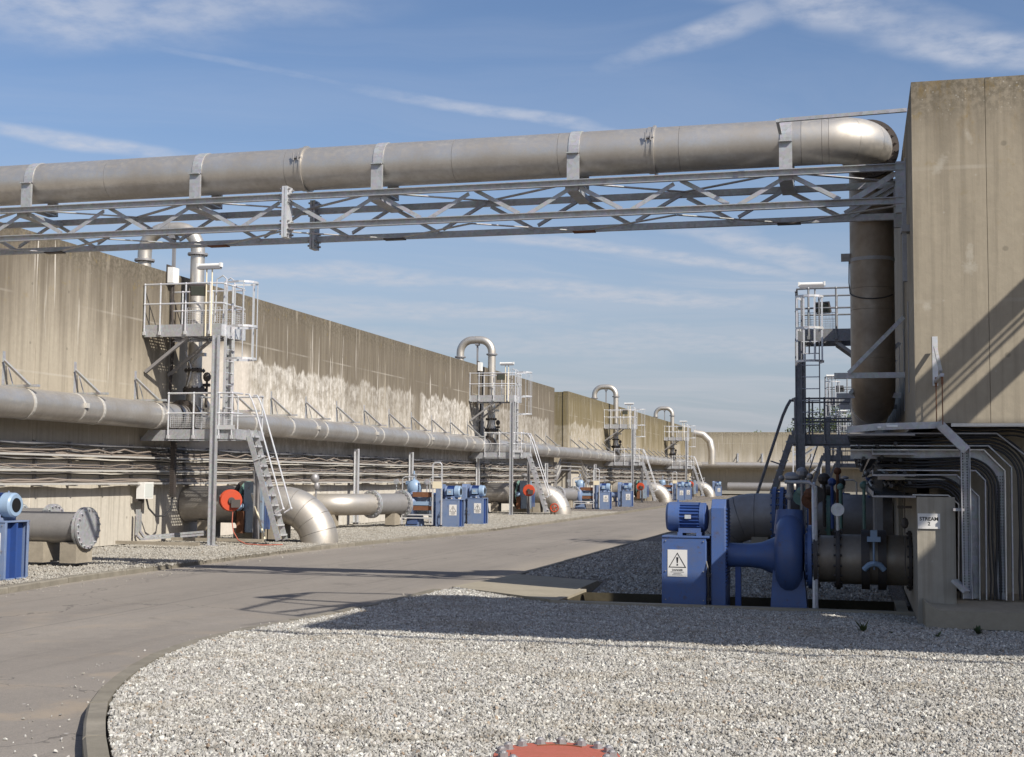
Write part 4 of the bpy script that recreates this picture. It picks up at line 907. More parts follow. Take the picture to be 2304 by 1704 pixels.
    mb = MB(); mb.tube([(.56, .02, .55), (.59, -.03, .45), (.595, -.035, .25), (.58, .0, Z+.05)], .012, 6); part('cable', mb, CABLE, t)
    mb = MB(); [mb.cyl((x_, -.016, z_), (x_, -.008, z_), .009, 6) for x_ in (.05, .53) for z_ in (.06, .42, .80)]; part('fixing_bolt', mb, STEEL, t)
    # belt guard
    mb = MB(); mb.sec((.62, .36, 0), (.80, .36, 0), [(-.30, Z), (.30, Z), (.30, 1.22), (.19, 1.33), (-.19, 1.33), (-.30, 1.22)][::-1], up=(0, 0, 1)); part('belt_guard', mb, body, t, bev=.006)
    mb = MB(); [mb.box(.80, .812, .08, .62, .25+.045*i, .27+.045*i) for i in range(22)]; part('louvre', mb, deep, t)
    mb = MB(); mb.box(.57, .62, -.012, .03, .36, .40); mb.box(.57, .62, -.012, .03, .06-0*Z, .10); part('hinge', mb, DARKM, t)
    # bearing housing
    zs = .62; ys = .34
    mb = MB(); mb.lathe((.81, ys, zs), (1, 0, 0), [(0, .15), (.02, .155), (.28, .15), (.42, .17), (.60, .245), (.62, .27), (.66, .27)], 28); part('bearing_housing', mb, body, t)
    mb = MB(); mb.box(.9, .97, ys-.05, ys+.05, Z, zs-.14); part('housing_foot', mb, deep, t)
    # volute casing and pedestal
    cx_ = 1.44
    mb = MB(); mb.lathe((cx_-.02, ys, .66), (1, 0, 0), [(-.02, .2), (0, .36), (.05, .45), (.12, .49), (.20, .49), (.27, .45), (.32, .36), (.34, .2)], 36)
    mb.tube([(cx_+.14, ys+.05, .9), (cx_+.14, ys+.08, 1.2)], [.2, .17], 20); part('volute', mb, body, t)
    mb = MB(); b0, b1 = cx_-.06, cx_+.36
    mb.add([(b0-.06, ys-.22, Z), (b1+.04, ys-.22, Z), (b1+.04, ys+.22, Z), (b0-.06, ys+.22, Z), (b0, ys-.16, .45), (b1-.04, ys-.16, .45), (b1-.04, ys+.16, .45), (b0, ys+.16, .45)], [(0, 3, 2, 1), (4, 5, 6, 7), (0, 1, 5, 4), (1, 2, 6, 5), (2, 3, 7, 6), (3, 0, 4, 7)]); part('pedestal', mb, body, t)
    mb = MB(); mb.flange((cx_+.40, ys, .62), (1, 0, 0), .40, .05, 16, .35, .018, .05); mb.cyl((cx_+.34, ys, .62), (cx_+.46, ys, .62), .3, 24); part('suction_flange', mb, BLUE, t)
    # air valve on top
    mb = MB(); mb.cyl((cx_+.14, ys, 1.18), (cx_+.14, ys, 1.36), .02, 8); mb.ball((cx_+.14, ys, 1.38), .05, 10); mb.cyl((cx_+.14, ys, 1.42), (cx_+.14, ys, 1.6), .03, 8); mb.ball((cx_+.18, ys, 1.62), .08, 10, (1.3, 1, .6)); part('air_valve', mb, STEEL, t)
    mb = MB(); mb.tube([(cx_+.48, ys-.3, Z), (cx_+.48, ys-.3, 1.5), (cx_+.40, ys-.28, 1.56), (cx_+.1, ys-.2, 1.56)], .022, 8); part('sensing_pipe', mb, GALV, t)
    if suction:
        x0 = cx_+.47
        mb = MB(); mb.flange((x0, ys, .60), (1, 0, 0), .40, .05, 16, .35, .018, .05); part('flange', mb, DARKM, t)
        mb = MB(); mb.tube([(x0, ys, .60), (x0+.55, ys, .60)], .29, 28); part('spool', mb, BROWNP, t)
        mb = MB(); mb.lathe((x0+.55, ys, .6), (1, 0, 0), [(0, .29), (0, .37), (.10, .37), (.10, .30), (.2, .30), (.2, .37), (.3, .37), (.3, .29)], 28); part('valve_body', mb, DARKM, t)
        mb = MB(); mb.box(x0+.62, x0+.78, ys-.40, ys-.28, .84, .90); mb.box(x0+.66, x0+.74, ys-.38, ys-.30, .90, .98); mb.tube([(x0+.58, ys-.38, .50), (x0+.64, ys-.4, .56), (x0+.70, ys-.42, .58), (x0+.77, ys-.4, .56), (x0+.82, ys-.38, .50)], .035, 8); mb.cyl((x0+.7, ys-.36, .5), (x0+.7, ys-.36, .84), .012, 8); part('valve_actuator', mb, BLUEL, t)
        mb = MB(); mb.cyl((x0+.27, ys-.1, .85), (x0+.27, ys-.1, 1.16), .022, 8); mb.lathe((x0+.27, ys-.15, 1.22), (0, 1, 0), [(0, .07), (.0, .082), (.04, .082)], 20); part('pressure_gauge', mb, GALVL, t)
    MIR[0] = False; return t
# right-hand pump, close
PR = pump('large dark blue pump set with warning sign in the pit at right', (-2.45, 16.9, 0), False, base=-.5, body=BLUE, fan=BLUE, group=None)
if 'group' in PR: del PR['group']
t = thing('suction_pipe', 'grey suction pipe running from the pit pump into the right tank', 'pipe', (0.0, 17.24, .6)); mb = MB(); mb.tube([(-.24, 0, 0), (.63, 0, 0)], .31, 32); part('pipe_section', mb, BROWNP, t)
mb = MB(); mb.flange((.59, 0, 0), (1, 0, 0), .37, .035, 16, .34, .014, .04, 32); part('flange', mb, DARKM, t); mb = MB(); mb.flange((-.27, 0, 0), (1, 0, 0), .38, .05, 16, .34, .018, .05, 32); part('flange', mb, DARKM, t)
# left row pumps (mirrored: motor end towards the road)
pl2 = [(-12.40, 17.35, 'blue pump set cut by the left edge of the photo'), (-12.3, 40.3, 'nearer of the two sunlit blue pump cabinets left of the second tower'), (-12.3, 43.1, 'farther of the two sunlit blue pump cabinets left of the second tower'),
       (-12.3, 66.5, 'blue pump set with square sign in front of the third tower'), (-12.3, 73.2, 'pale-fronted blue pump set just left of the third tower'),
       (-12.3, 96.1, 'nearer of the two far blue pump sets past the third tower'), (-12.3, 100.1, 'farther of the two far blue pump sets past the third tower'), (-12.3, 122.6, 'tiny blue pump set near the end tank')]
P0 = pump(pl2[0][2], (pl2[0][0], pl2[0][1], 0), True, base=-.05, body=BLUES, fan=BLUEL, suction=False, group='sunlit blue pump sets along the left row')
for x, y, l in pl2[1:]: dup(P0, (x, y, 0), l)
for i, (y, l) in enumerate(((36.5, 'blue pump behind the right pit pump, by the teal flange'),)):
    pump(l, (-2.0, y, .02), False, body=BLUE, suction=False, group=None)
# instrument frame between pump and pipe on the left row
def frame_(label, loc):
    t = thing('motorised_valve', label, 'valve', loc, group='motorised valves beside the left pumps')
    mb = MB(); mb.lathe((-.55, 0, .68), (1, 0, 0), [(0, .44), (.06, .44), (.06, .36), (.2, .36), (.5, .32), (.8, .32), (.8, .4), (.86, .4)], 24); part('valve_body', mb, BLUEG, t)
    mb = MB(); mb.ball((-.30, 0, 1.22), .24, 14, (1, .8, 1.1)); mb.cyl((-.3, 0, .95), (-.3, 0, 1.25), .1, 12); mb.cyl((-.56, -.02, 1.36), (-.28, -.02, 1.36), .07, 10); mb.cyl((-.3, 0, 1.4), (-.3, 0, 1.75), .03, 8); part('bonnet', mb, BLUEL, t)
    mb = MB(); mb.box(-.2, .45, -.42, -.34, .92, 1.08); mb.box(-.18, .44, -.42, -.34, .5, .64); part('cover_plate', mb, RUST, t); mb = MB(); mb.box(-.32, .48, -.43, -.37, .66, .78); part('tie_bar', mb, BLUEL, t)
    mb = MB()
    for x in (-.52, .5, .80): mb.bar((x, -.5, 0.05), (x, -.5, .62 if x < 0 else 1.95), .04, .04)
    mb.bar((-.52, -.5, .36), (.5, -.5, .36), .04, .04); mb.bar((-.52, -.5, .26), (.5, -.5, .26), .04, .04); mb.tube([(.5, -.5, 1.95), (.56, -.5, 2.02), (.74, -.5, 2.02), (.8, -.5, 1.95)], .025, 8); part('stand', mb, GALVL, t)
    mb = MB(); mb.box(.5, .8, -.53, -.5, 1.2, 1.42); part('label_plate', mb, CREAM, t)
    for x in (-.9, .14):
        mb = MB(); mb.cyl((x, 0, 1.02), (x, 0, 1.32), .02, 8); mb.lathe((x, -.04, 1.40), (0, 1, 0), [(0, .07), (0, .09), (.05, .09)], 16); part('pressure_gauge', mb, GALV, t)
    mb = MB(); mb.box(-.45, -.1, -.2, .2, .05, .3); part('foot', mb, BLUE, t)
    return t
F0 = frame_('pale blue motorised valve left of the nearest far-row pump cabinets', (-13.62, 40.6, 0))
dup(F0, (-13.62, 66.9, 0), 'pale blue motorised valve between second and third towers'); dup(F0, (-13.62, 96.5, 0), 'small far pale blue motorised valve past the third tower')
# branch pipes from the wall to the valves
def branch(label, loc, pts, flg, r, blocks, mm=PIPE, grp=None, cap=False):
    t = thing('branch_pipe', label, 'pipe', loc, group=grp)
    P = [V(p) for p in pts]; cuts = [0]+flg+[len(P)-1]
    for a, b in zip(cuts[:-1], cuts[1:]):
        if b > a: mb = MB(); mb.tube(P[a:b+1], r, 32); part('pipe_section', mb, mm if a == 0 else PIPEG, t)
    for i in flg+[len(P)-1]:
        d = (P[min(i+1, len(P)-1)]-P[max(i-1, 0)]).normalized()
        mb = MB(); mb.flange(P[i]-d*.035, d, r*1.32, .045, 18, r*1.18, .02, .06, 36); part('flange', mb, GALV, t); 
        mb = MB(); mb.flange(P[i]+d*.025, d, r*1.32, .045, 18, r*1.18, .02, .06, 36); part('flange', mb, GALV, t)
    for x, y in blocks: mb = MB(); mb.box(x-.16, x+.16, y-.25, y+.25, .04, P[0].z-r*.9); part('support_block', mb, BLOCK, t)
    return t
bp = [(.03, 0, .70), (.5, .02, .70), (.78, .12, .70), (.95, .35, .70), (1.2, .9, .70), (1.38, 1.3, .70), (1.62, 1.9, .70), (1.92, 2.6, .70)]
branch('grey bent pipe with bolted flanges from wall to the nearest valve', (WX, 37.6, 0), bp, [5], .33, [(.55, 0), (1.75, 2.2)], PIPEB, 'bent branch pipes to the left pumps')
branch('grey bent pipe with bolted flanges behind the second silver elbow', (WX, 64.0, 0), bp, [5], .33, [(.55, 0), (1.75, 2.2)], PIPEG, 'bent branch pipes to the left pumps')
branch('grey blind-flanged pipe stub beside the cropped blue pump', (WX, 20.55, 0), [(-.2, 0, .64), (1.0, 0, .64), (3.03, 0, .64)], [], .275, [(1.3, 0), (2.2, 0), (2.85, 0)], PIPEG)
branch('second pipe stub with small flange against the left wall', (WX, 22.3, 0), [(.02, 0, .66), (.45, 0, .66), (1.2, 0, .66)], [1], .26, [(1.5, 0)], PIPE)
t = thing('level_sensor', 'small round sensor above the pipe right of the nearest elbow', 'sensor', (WX+1.3, 34.6, 0)); mb = MB(); mb.ball((0, 0, 1.5), .13, 10, (1, 1, 1.1)); mb.ball((.06, 0, 1.28), .09, 10, (1, 1, 1.3)); mb.cyl((0.04, 0, .1), (.04, 0, 1.3), .03, 8); part('housing', mb, STEEL, t)
# far items by the back tank
t = thing('far_pipework', 'low pale pipe and silver elbow in front of the end tank', 'pipe', (-9.5, 131, 0)); mb = MB(); mb.tube([(-3, 0, .8), (1.6, 0, .8)], .4, 16); part('pipe_section', mb, PIPEG, t); mb = MB(); mb.tube([(2.1, 0, .85), (3.4, 0, .85), (3.9, 0, .5), (4.0, 0, .0)], .42, 16); part('elbow_segment', mb, PIPEB, t)
mb = MB(); [mb.bar((4.4+.6*k, 0, .1), (5.0+.6*k, 0, .9), .18, .18) for k in range(3)]; part('strut', mb, BLOCK, t)
t = thing('stairway', 'galvanised stair tower in front of the end tank', 'stairs', (-6.2, 131, 0)); mb = MB(); mb.bar((0, 0, 0), (0, 0, 5.1), .12, .12); mb.bar((2.6, 0, 0), (2.6, 0, 3), .12, .12); part('column', mb, GALVL, t)
mb = MB(); mb.bar((0, 0, 3.9), (2.8, 0, 5.6), .08, .2); mb.bar((0, .8, 3.2), (2.8, .8, 5.2), .08, .2); mb.bar((0, 0, 3.1), (2.8, 0, 3.1), .08, .16); mb.bar((.1, 0, .6), (2.6, 0, 3.0), .08, .2); part('stringer', mb, GALV, t)
mb = MB(); [mb.bar((0, 0, 3.9+.35*k), (1.2, 0, 3.9+.35*k), .05, .05) for k in range(3)]; [mb.bar((.3+.3*k, 0, 3.2), (.6+.3*k, 0, 3.9), .05, .05) for k in range(6)]; part('handrail', mb, GALVL, t)
t = thing('standpipe', 'tall bent silver pipe beside the farthest left tower', 'pipe', (-15.2, 126, 0)); mb = MB(); mb.tube([(0, 0, 5.9), (.9, 0, 5.7), (1.5, 0, 5.1), (1.7, 0, 4.2), (1.7, 0, 2.9)], .34, 16); part('bend', mb, PIPEB, t)
# ------------------------------------------------------------------ pipe bridge over the road
BX0, BX1 = -24.0, RX
YF, YB = 17.6, 18.62; ZT, ZB = 5.66, 5.20      # front/back chord planes, chord centre heights
t = thing('truss_bridge', 'galvanised lattice truss bridge spanning the road under the silver pipe', 'bridge', (0, 0, 0))
JX = -8.05
def chord(y, z, fx, nm='chord'):
    for a, b in ((BX0, JX-.03), (JX+.03, BX1-.02)):
        mb = MB(); mb.chan((a, y, z), (b, y, z), .065, .09, .010, fx=fx); part(nm, mb, GALV, t)
chord(YF, ZT-.02, 1); chord(YF, ZB+.0, 1); chord(YB, ZT-.02, -1); chord(YB, ZB+.0, -1)
def diag(p, q, s, m=GALV, nm='diagonal', up=(0, 1, 0), fx=1):
    mb = MB(); mb.angle(p, q, s, .008, up=up, fx=fx); part(nm, mb, m, t)
xn = [-.91-1.45*k for k in range(-1, 17)]
for k, x in enumerate(xn):
    for y, s in ((YF+.04, 1), (YB-.04, -1)):
        for dx in (-.725, .725):
            xt = x+dx*.06; xb_ = x+dx*.95
            if xt > BX1-.05 or xb_ > BX1: continue
            if xb_ < BX0: continue
            diag((xt, y, ZT-.06), (xb_, y, ZB+.04), .055, up=(0, s, 0))
diag((BX1-.15, YF+.03, ZT-.06), (-.1, YF+.03, ZB+.05), .07); diag((BX1-.15, YB-.03, ZT-.06), (-.1, YB-.03, ZB+.05), .07)
# horizontal lacing in the top and bottom planes
for k in range(-1, 8):
    xc_ = -.91-2.9*k; 
    for z, w_ in ((ZT+.0, .075), (ZB-.05, .06)):
        for dx in (-1.45, 1.45):
            if not (BX0 < xc_+dx < BX1): 
                if xc_+dx > BX1: dx = (BX1-.1-xc_)
                else: continue
            if xc_ > BX1: continue
            mb = MB(); mb.bar((xc_, YF+.05 if z > 5.5 else YB-.05, z), (xc_+dx, YB-.05 if z > 5.5 else YF+.05, z), w_, .012, up=(0, 0, 1)); part('lacing', mb, GALV, t)
    if BX0 < xc_ < BX1:
        mb = MB(); mb.box(xc_-.16, xc_+.16, YB-.16, YB-.03, ZB-.075, ZB-.058); part('gusset', mb, RUST if k % 2 else DARKM, t)
        mb = MB(); mb.box(xc_-.09, xc_+.09, YF+.03, YB-.03, ZT-.11, ZT-.04); part('cross_member', mb, GALV, t)
# bolted splice plates
for y, s in ((YF, -1), (YB, 1)):
    for dx in (-.022, .022):
        mb = MB(); mb.box(JX+dx-.018, JX+dx+.018, y-.10, y+.10, ZB-.16, ZT+.13); part('splice_plate', mb, GALVL if s < 0 else GALV, t)
    mb = MB()
    for z in (ZB-.11, ZB-.04, ZB+.08, ZT-.1, ZT, ZT+.09):
        for yy in (-.07, .07): mb.cyl((JX-.075, y+yy, z), (JX+.075, y+yy, z), .016, 6)
    part('splice_bolt', mb, STEEL, t)
    mb = MB(); mb.box(BX1-.13, BX1-.005, y-.05, y+.05, ZB-.16, ZT+.05); mb.box(BX1-.02, BX1-.004, y-.14, y+.14, ZB-.2, ZT+.07); part('end_plate', mb, GALV, t)
# bridge pipe
t = thing('bridge_pipe', 'large silver pipe strapped along the top of the truss bridge', 'pipe', (0, 0, 0)); r = .315; PY = 18.08; PZ = 6.16
DX = .20; R = .52; xe = .17-R
cuts = [BX0, -13.5, -11.2, -8.2, -5.6, -4.05, -2.35, xe-.36, xe-.09, xe]
for a, b in zip(cuts[:-1], cuts[1:]): mb = MB(); mb.tube([(a+.002, PY, PZ), (b-.002, PY, PZ)], r if b < xe-.2 else r+.0, 48); part('pipe_section', mb, PIPE if b < xe-.3 else PIPEB, t)
k = 3
for i in range(k):
    a0, a1 = pi/2*i/k, pi/2*(i+1)/k; mb = MB(); aa = [a0+.002+(a1-a0-.004)*j/6 for j in range(7)]; mb.tube([V((xe+R*sin(a), PY+R-R*cos(a), PZ)) for a in aa], r, 48, tans=[(cos(a), sin(a), 0) for a in aa]); part('elbow_segment', mb, PIPEB, t)
for y_ in (PY+R+.03, PY+R+.085): mb = MB(); mb.flange((xe+R, y_, PZ), (0, 1, 0), .405, .045, 20, .365, .017, .055, 44); part('flange', mb, DARKM, t)
for x in [-.91-2.9*k for k in range(0, 8)]:
    mb = MB(); rr = r+.007
    pts = [V((x, PY+rr*cos(a), PZ+rr*sin(a))) for a in [pi*i/18 for i in range(19)]]
    pts = [V((x, PY+rr, PZ-.10))]+pts+[V((x, PY-rr, PZ-.10))]
    for a, b in zip(pts[:-1], pts[1:]): mb.bar(a, b, .15, .012, up=((a+b)/2-V((x, PY, PZ))))
    part('strap', mb, GALV, t)
    mb = MB()
    for s in (-1, 1): mb.box(x-.085, x+.085, PY+s*(rr+.004), PY+s*(rr+.05), ZT+.04, PZ-.06); mb.box(x-.085, x+.085, PY+s*(rr+.006), PY+s*(rr+.10), PZ-.075, PZ-.06)
    mb.box(x-.085, x+.085, PY-rr-.05, PY+rr+.05, ZT+.038, ZT+.055); part('saddle', mb, GALV, t)
for x in (-7.98, -2.75, -13.8):
    mb = MB(); mb.lathe((x-.045, PY, PZ), (1, 0, 0), [(0, r-.005), (0, r+.012), (.075, r+.012), (.075, r+.03), (.10, r+.03), (.10, r-.005)], 48); part('coupling_ring', mb, PIPE, t)
    mb = MB(); y0 = PY-(r+.01)*cos(.35); z0 = PZ+(r+.01)*sin(.35); mb.box(x-.06, x+.06, y0-.04, y0+.02, z0-.012, z0+.012); mb.cyl((x-.05, y0-.04, z0-.05), (x-.05, y0-.04, z0+.06), .012, 6); mb.cyl((x+.02, y0-.04, z0-.05), (x+.02, y0-.04, z0+.06), .012, 6); part('clamp_bolt', mb, STEEL, t)
# downpipe
DY_ = 19.0
t = thing('downpipe', 'big vertical pipe dropping from the bridge down the right tank side', 'pipe', (DX, DY_, 0)); q_ = DY_-(PY+R+.11)
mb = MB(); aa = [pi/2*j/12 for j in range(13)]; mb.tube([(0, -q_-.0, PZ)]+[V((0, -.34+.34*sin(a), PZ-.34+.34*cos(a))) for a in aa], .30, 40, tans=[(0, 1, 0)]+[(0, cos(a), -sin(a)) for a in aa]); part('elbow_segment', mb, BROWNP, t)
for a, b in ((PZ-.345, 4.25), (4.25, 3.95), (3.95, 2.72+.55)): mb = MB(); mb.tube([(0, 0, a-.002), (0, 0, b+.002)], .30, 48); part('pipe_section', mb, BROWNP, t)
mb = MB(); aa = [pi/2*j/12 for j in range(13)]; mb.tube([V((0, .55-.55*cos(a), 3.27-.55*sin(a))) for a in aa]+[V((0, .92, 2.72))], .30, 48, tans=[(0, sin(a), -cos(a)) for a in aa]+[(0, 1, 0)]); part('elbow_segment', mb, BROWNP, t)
mb = MB(); mb.box(-.42, -.30, -.05, .05, 4.70, 4.76); mb.box(-.42, -.28, -.04, .04, 4.66, 4.70); mb.lathe((0, 0, 4.63), (0, 0, 1), [(0, .3), (0, .308), (.05, .308), (.05, .3)], 40); part('guide_clamp', mb, STEEL, t)
mb = MB(); mb.tube([(-.31, -.02, 4.66), (-.315, -.04, 4.35)]+[(-.31*cos(a), -.315*sin(a), 4.22-.14*sin(a)) for a in [pi*k/12 for k in range(1, 11)]], .008, 6); part('cable', mb, CABLE, t)
# strut at the top
t = thing('stay_strut', 'thin steel strut above the pipe elbow fixed to the right tank', 'strut', (0, 0, 0)); mb = MB(); mb.bar((-.95, 17.0, 6.19), (RX-.002, 16.9, 6.2), .045, .045); part('bar', mb, GALV, t)
mb = MB(); mb.box(-.99, -.95, 16.96, 17.6, 6.16, 6.2); part('lug', mb, GALV, t)
# brackets on the right tank side
t = thing('cable_bracket', 'shaded cantilever bracket frame beside the big vertical pipe', 'bracket', (0, 0, 0))
for y, z in ((17.35, 2.9), (19.1, 2.75), (21.2, 2.7)):
    mb = MB(); mb.chan((RX-.01, y, z-.2), (RX-.01, y, z+.95), .05, .09, .01, up=(0, 1, 0), fx=-1); part('wall_channel', mb, STEEL, t)
    mb = MB(); mb.bar((RX-.05, y, z+.02), (-.30, y, z+.02), .05, .07); part('arm', mb, GALV, t)
    mb = MB(); mb.bar((RX-.06, y-.04, z+.75), (-.12, y-.04, z+.05), .05, .05); part('diagonal', mb, GALV, t)
mb = MB(); mb.bar((RX-.06, 16.6, 4.0), (RX-.06, 16.6, 4.9), .05, .09); mb.box(RX-.1, RX, 16.5, 16.7, 4.6, 4.68); part('wall_channel', mb, STEEL, t)
# small triangular bracket on the front face with hanging rods
t = thing('cable_bracket', 'small triangular steel bracket with red rods on the right tank front', 'bracket', (0, 0, 0)); y = RY
mb = MB(); mb.chan((.84, y-.005, 2.66), (.84, y-.005, 3.22), .045, .06, .008, up=(1, 0, 0), fx=1); part('wall_channel', mb, GALVL, t)
mb = MB(); mb.bar((.84, y-.05, 3.1), (.87, y-.50, 2.78), .035, .03); part('diagonal', mb, GALV, t)
mb = MB(); mb.bar((.84, y-.03, 2.70), (.88, y-.58, 2.74), .04, .035); part('arm', mb, GALV, t)
for x, yy in ((.84, y-.1), (.88, y-.55)): mb = MB(); mb.cyl((x, yy, 2.2), (x, yy, 2.72), .006, 6); mb.cyl((x, yy, 2.64), (x, yy, 2.75), .012, 6); part('hanging_rod', mb, RUST, t)
# cable tray edge wrapping the corner and the perforated upright
FY = RY-.12
t = thing('cable_tray', 'wide grey tray edge wrapping the right tank corner and dropping to the plinth', 'cable tray', (0, 0, 0))
pts = [(-.13, FY, 2.09), (.18, FY, 2.17), (.86, FY, 2.22), (1.16, FY, 1.93), (1.17, FY, .32)]
mb = MB(); mb.bar((-.13, FY+.01, 2.16), (.2, FY, 2.195), .03, .075); mb.bar((.2, FY, 2.195), (.9, FY, 2.215), .03, .075); part('tray_edge', mb, GALV, t)
mb = MB(); mb.bar((.86, FY, 2.23), (1.15, FY, 1.93), .10, .115, up=(0, 1, 0)); part('tray_edge', mb, GALV, t)
mb = MB(); 
mb.box(1.085, 1.095, FY-.06, FY+.02, .30, 1.96); mb.box(1.085, 1.185, FY+.012, FY+.02, .30, 1.96); mb.box(1.178, 1.186, FY-.06, FY+.02, .30, 1.96); part('upright', mb, GALV, t)
mb = MB()
for k in range(52):
    for x in (1.11, 1.155): mb.box(x-.006, x+.006, FY+.0095, FY+.0118, .36+.03*k, .375+.03*k)
part('perforation', mb, SIGNB, t)
mb = MB(); mb.box(1.0, 1.12, FY-.02, FY+.2, 1.26, 1.29); mb.bar((1.0, FY-.02, .50), (1.12, FY-.1, .38), .12, .03); part('clip', mb, GALV, t)
mb = MB(); mb.box(.2, .24, FY-.04, FY+.02, 2.175, 2.2); mb.box(.30, .42, FY-.03, FY+.0, 2.19, 2.215); part('coupler', mb, GALVL, t)
# the tray runs back along the tank side
t2 = thing('cable_tray', 'dark cable trays and sagging cables running back along the right tank side', 'cable tray', (0, 0, 0))
for z in (2.12, 1.9, 1.66, 1.42): mb = MB(); mb.box(-.12 if z > 2 else .15, RX-.01, FY+.1, 60, z-.02, z); mb.box(-.13 if z > 2 else .14, -.12 if z > 2 else .15, FY+.1, 60, z-.02, z+.05); part('tray', mb, STEEL, t2)
for k in range(12):
    mb = MB(); mb.tube([(x, y, z) for x, y, z in [(.0+.05*k+.02*sin(yy), yy, 2.02-.15*(k % 4)-.05*abs(sin(yy*1.3+k))) for yy in [FY+.2+.6*i for i in range(40)]]], .022, 6); part('cable', mb, CABLE, t2)
for y in (19.6, 22, 25, 29, 34): mb = MB(); mb.bar((RX-.35, y, 0.02), (RX-.35, y, 2.4), .09, .09); part('support_post', mb, STEEL, t2)
# front trays turning down to the plinth
t = thing('cable_rack', 'nested bent cable trays and black cables under the right tank overhang', 'cable rack', (0, 0, 0))
TY = RY+.22
def poly(pts, w_, h_, m, nm, y=TY):
    mb = MB()
    for a, b in zip(pts[:-1], pts[1:]): mb.bar((a[0], y, a[1]), (b[0], y, b[1]), h_, w_, up=(0, 1, 0))
    part(nm, mb, m, t)
L = dict(a=[(-.1, 1.99), (1.41, 1.99), (1.65, 1.75), (1.64, .27)], b=[(-.1, 1.94), (1.36, 1.945), (1.58, 1.71), (1.57, .27)], c=[(.2, 1.71), (1.27, 1.71), (1.37, 1.60), (1.36, .27)],
         d=[(.2, 1.655), (1.065, 1.66), (1.30, 1.42), (1.29, .27)], e=[(.58, 1.43), (.97, 1.43), (1.08, 1.33), (1.065, .4)])
for k_, p_ in L.items(): poly(p_, .09, .013, TRAYW if k_ in 'be' else GALV, 'tray_rail')
poly([(-.1, 2.13), (1.5, 2.13), (1.9, 1.8), (1.9, .27)], .09, .016, STEEL, 'tray_rail')
def plate(o, i, nm='tray_plate', y=TY+.05):
    mb = MB(); n = len(o); mb.add([(p[0], y, p[1]) for p in o]+[(p[0], y, p[1]) for p in i]+[(p[0], y+.004, p[1]) for p in o]+[(p[0], y+.004, p[1]) for p in i], [(k+n, k+n+1, k+1, k) for k in range(n-1)]+[(k+2*n, k+2*n+1, k+3*n+1, k+3*n) for k in range(n-1)]); part(nm, mb, GALV, t)
plate(L['b'], [(-.1, 1.84), (1.30, 1.84), (1.49, 1.64), (1.48, .27)]); plate(L['d'], [(.2, 1.60), (1.03, 1.60), (1.22, 1.40), (1.21, .27)])
mb = MB()
for k in range(40):
    for x in (1.505, 1.535, 1.56): mb.box(x-.005, x+.005, TY+.0465, TY+.0498, .35+.033*k, .365+.033*k)
part('perforation', mb, SIGNB, t)
def bundle(x1, zt, R, n, xs, dz=.026, y=TY+.02):
    for k in range(n):
        rr = R-dz*k+rnd.uniform(-.007, .007); cx = x1-R; cz = zt-R; j1, j2 = rnd.uniform(-.02, .02), rnd.uniform(-.012, .012)
        pts = [(xs, y, cz+rr+j1), ((xs+cx)/2, y-.01, cz+rr-abs(j1)-.008)]+[(cx+rr*sin(a), y+.01*sin(k), cz+rr*cos(a)) for a in [pi/2*i/12 for i in range(13)]]+[(cx+rr+j2, y, cz*.55+.12), (cx+rr-j2, y, .5), (cx+rr, y, .27)]
        mb = MB(); mb.tube(pts, rnd.uniform(.010, .016), 8); part('cable', mb, CABLE, t)
bundle(1.87, 2.12, .50, 5, -.1, .036); bundle(1.52, 1.86, .36, 4, .2, .036); bundle(1.20, 1.63, .36, 4, .5, .036); bundle(2.25, 2.2, .6, 3, .9, .045)
# sign on the pier
t = thing('wall_sign', 'small white sign reading STREAM 2 on the concrete corner pier', 'sign', (.745, RY-.012, 1.14))
mb = MB(); mb.box(-.118, .122, -.004, .01, -.085, .085); part('plate', mb, SIGNW, t)
text_mesh('STREAM', .056, SIGNB, t, 'lettering', (.002, -.0048, .024)); text_mesh('2', .056, SIGNB, t, 'lettering', (.002, -.0048, -.03))
# hanging cable weight by the pier
t = thing('cable_hook', 'small dark pulley on a cord left of the corner pier', 'hook', (.50, RY+.42, 0)); mb = MB(); mb.cyl((0, 0, .5), (0, 0, 1.5), .006, 6); mb.ball((0, 0, 1.1), .045, 8, (1, 1, 1.5)); mb.box(-.08, .08, -.02, .02, 1.27, 1.3); part('weight', mb, DARKM, t)
# pressure gauges and instruments cluster behind the pit pump
t = thing('valve_cluster', 'dark valve actuators and teal fittings clustered behind the pit pump', 'valve', (-.35, 24.6, 0)); rr_ = random.Random(4)
for k in range(16):
    x = rr_.uniform(-.8, .8); y = rr_.uniform(0, 2); z = rr_.uniform(1.2, 1.75); mb = MB(); mb.ball((x, y, z), rr_.uniform(.06, .13), 10); mb.cyl((x, y, .7), (x, y, z), .03, 8)
    if k % 3 == 0: mb.lathe((x, y-.05, z-.1), (0, 1, 0), [(0, .1), (0, .16), (.03, .16)], 14)
    part('actuator', mb, [DARKM, STEEL, GREEN, RUST, BLUED][k % 5], t)
t = thing('sample_pipe', 'slim white standpipe rising in front of the blue volute', 'pipe', (-.56, 16.95, 0)); mb = MB(); mb.tube([(0, 0, -.5), (0, 0, 1.42), (.0, .05, 1.5), (.0, .3, 1.54)], .022, 8); part('tube', mb, GALVL, t)
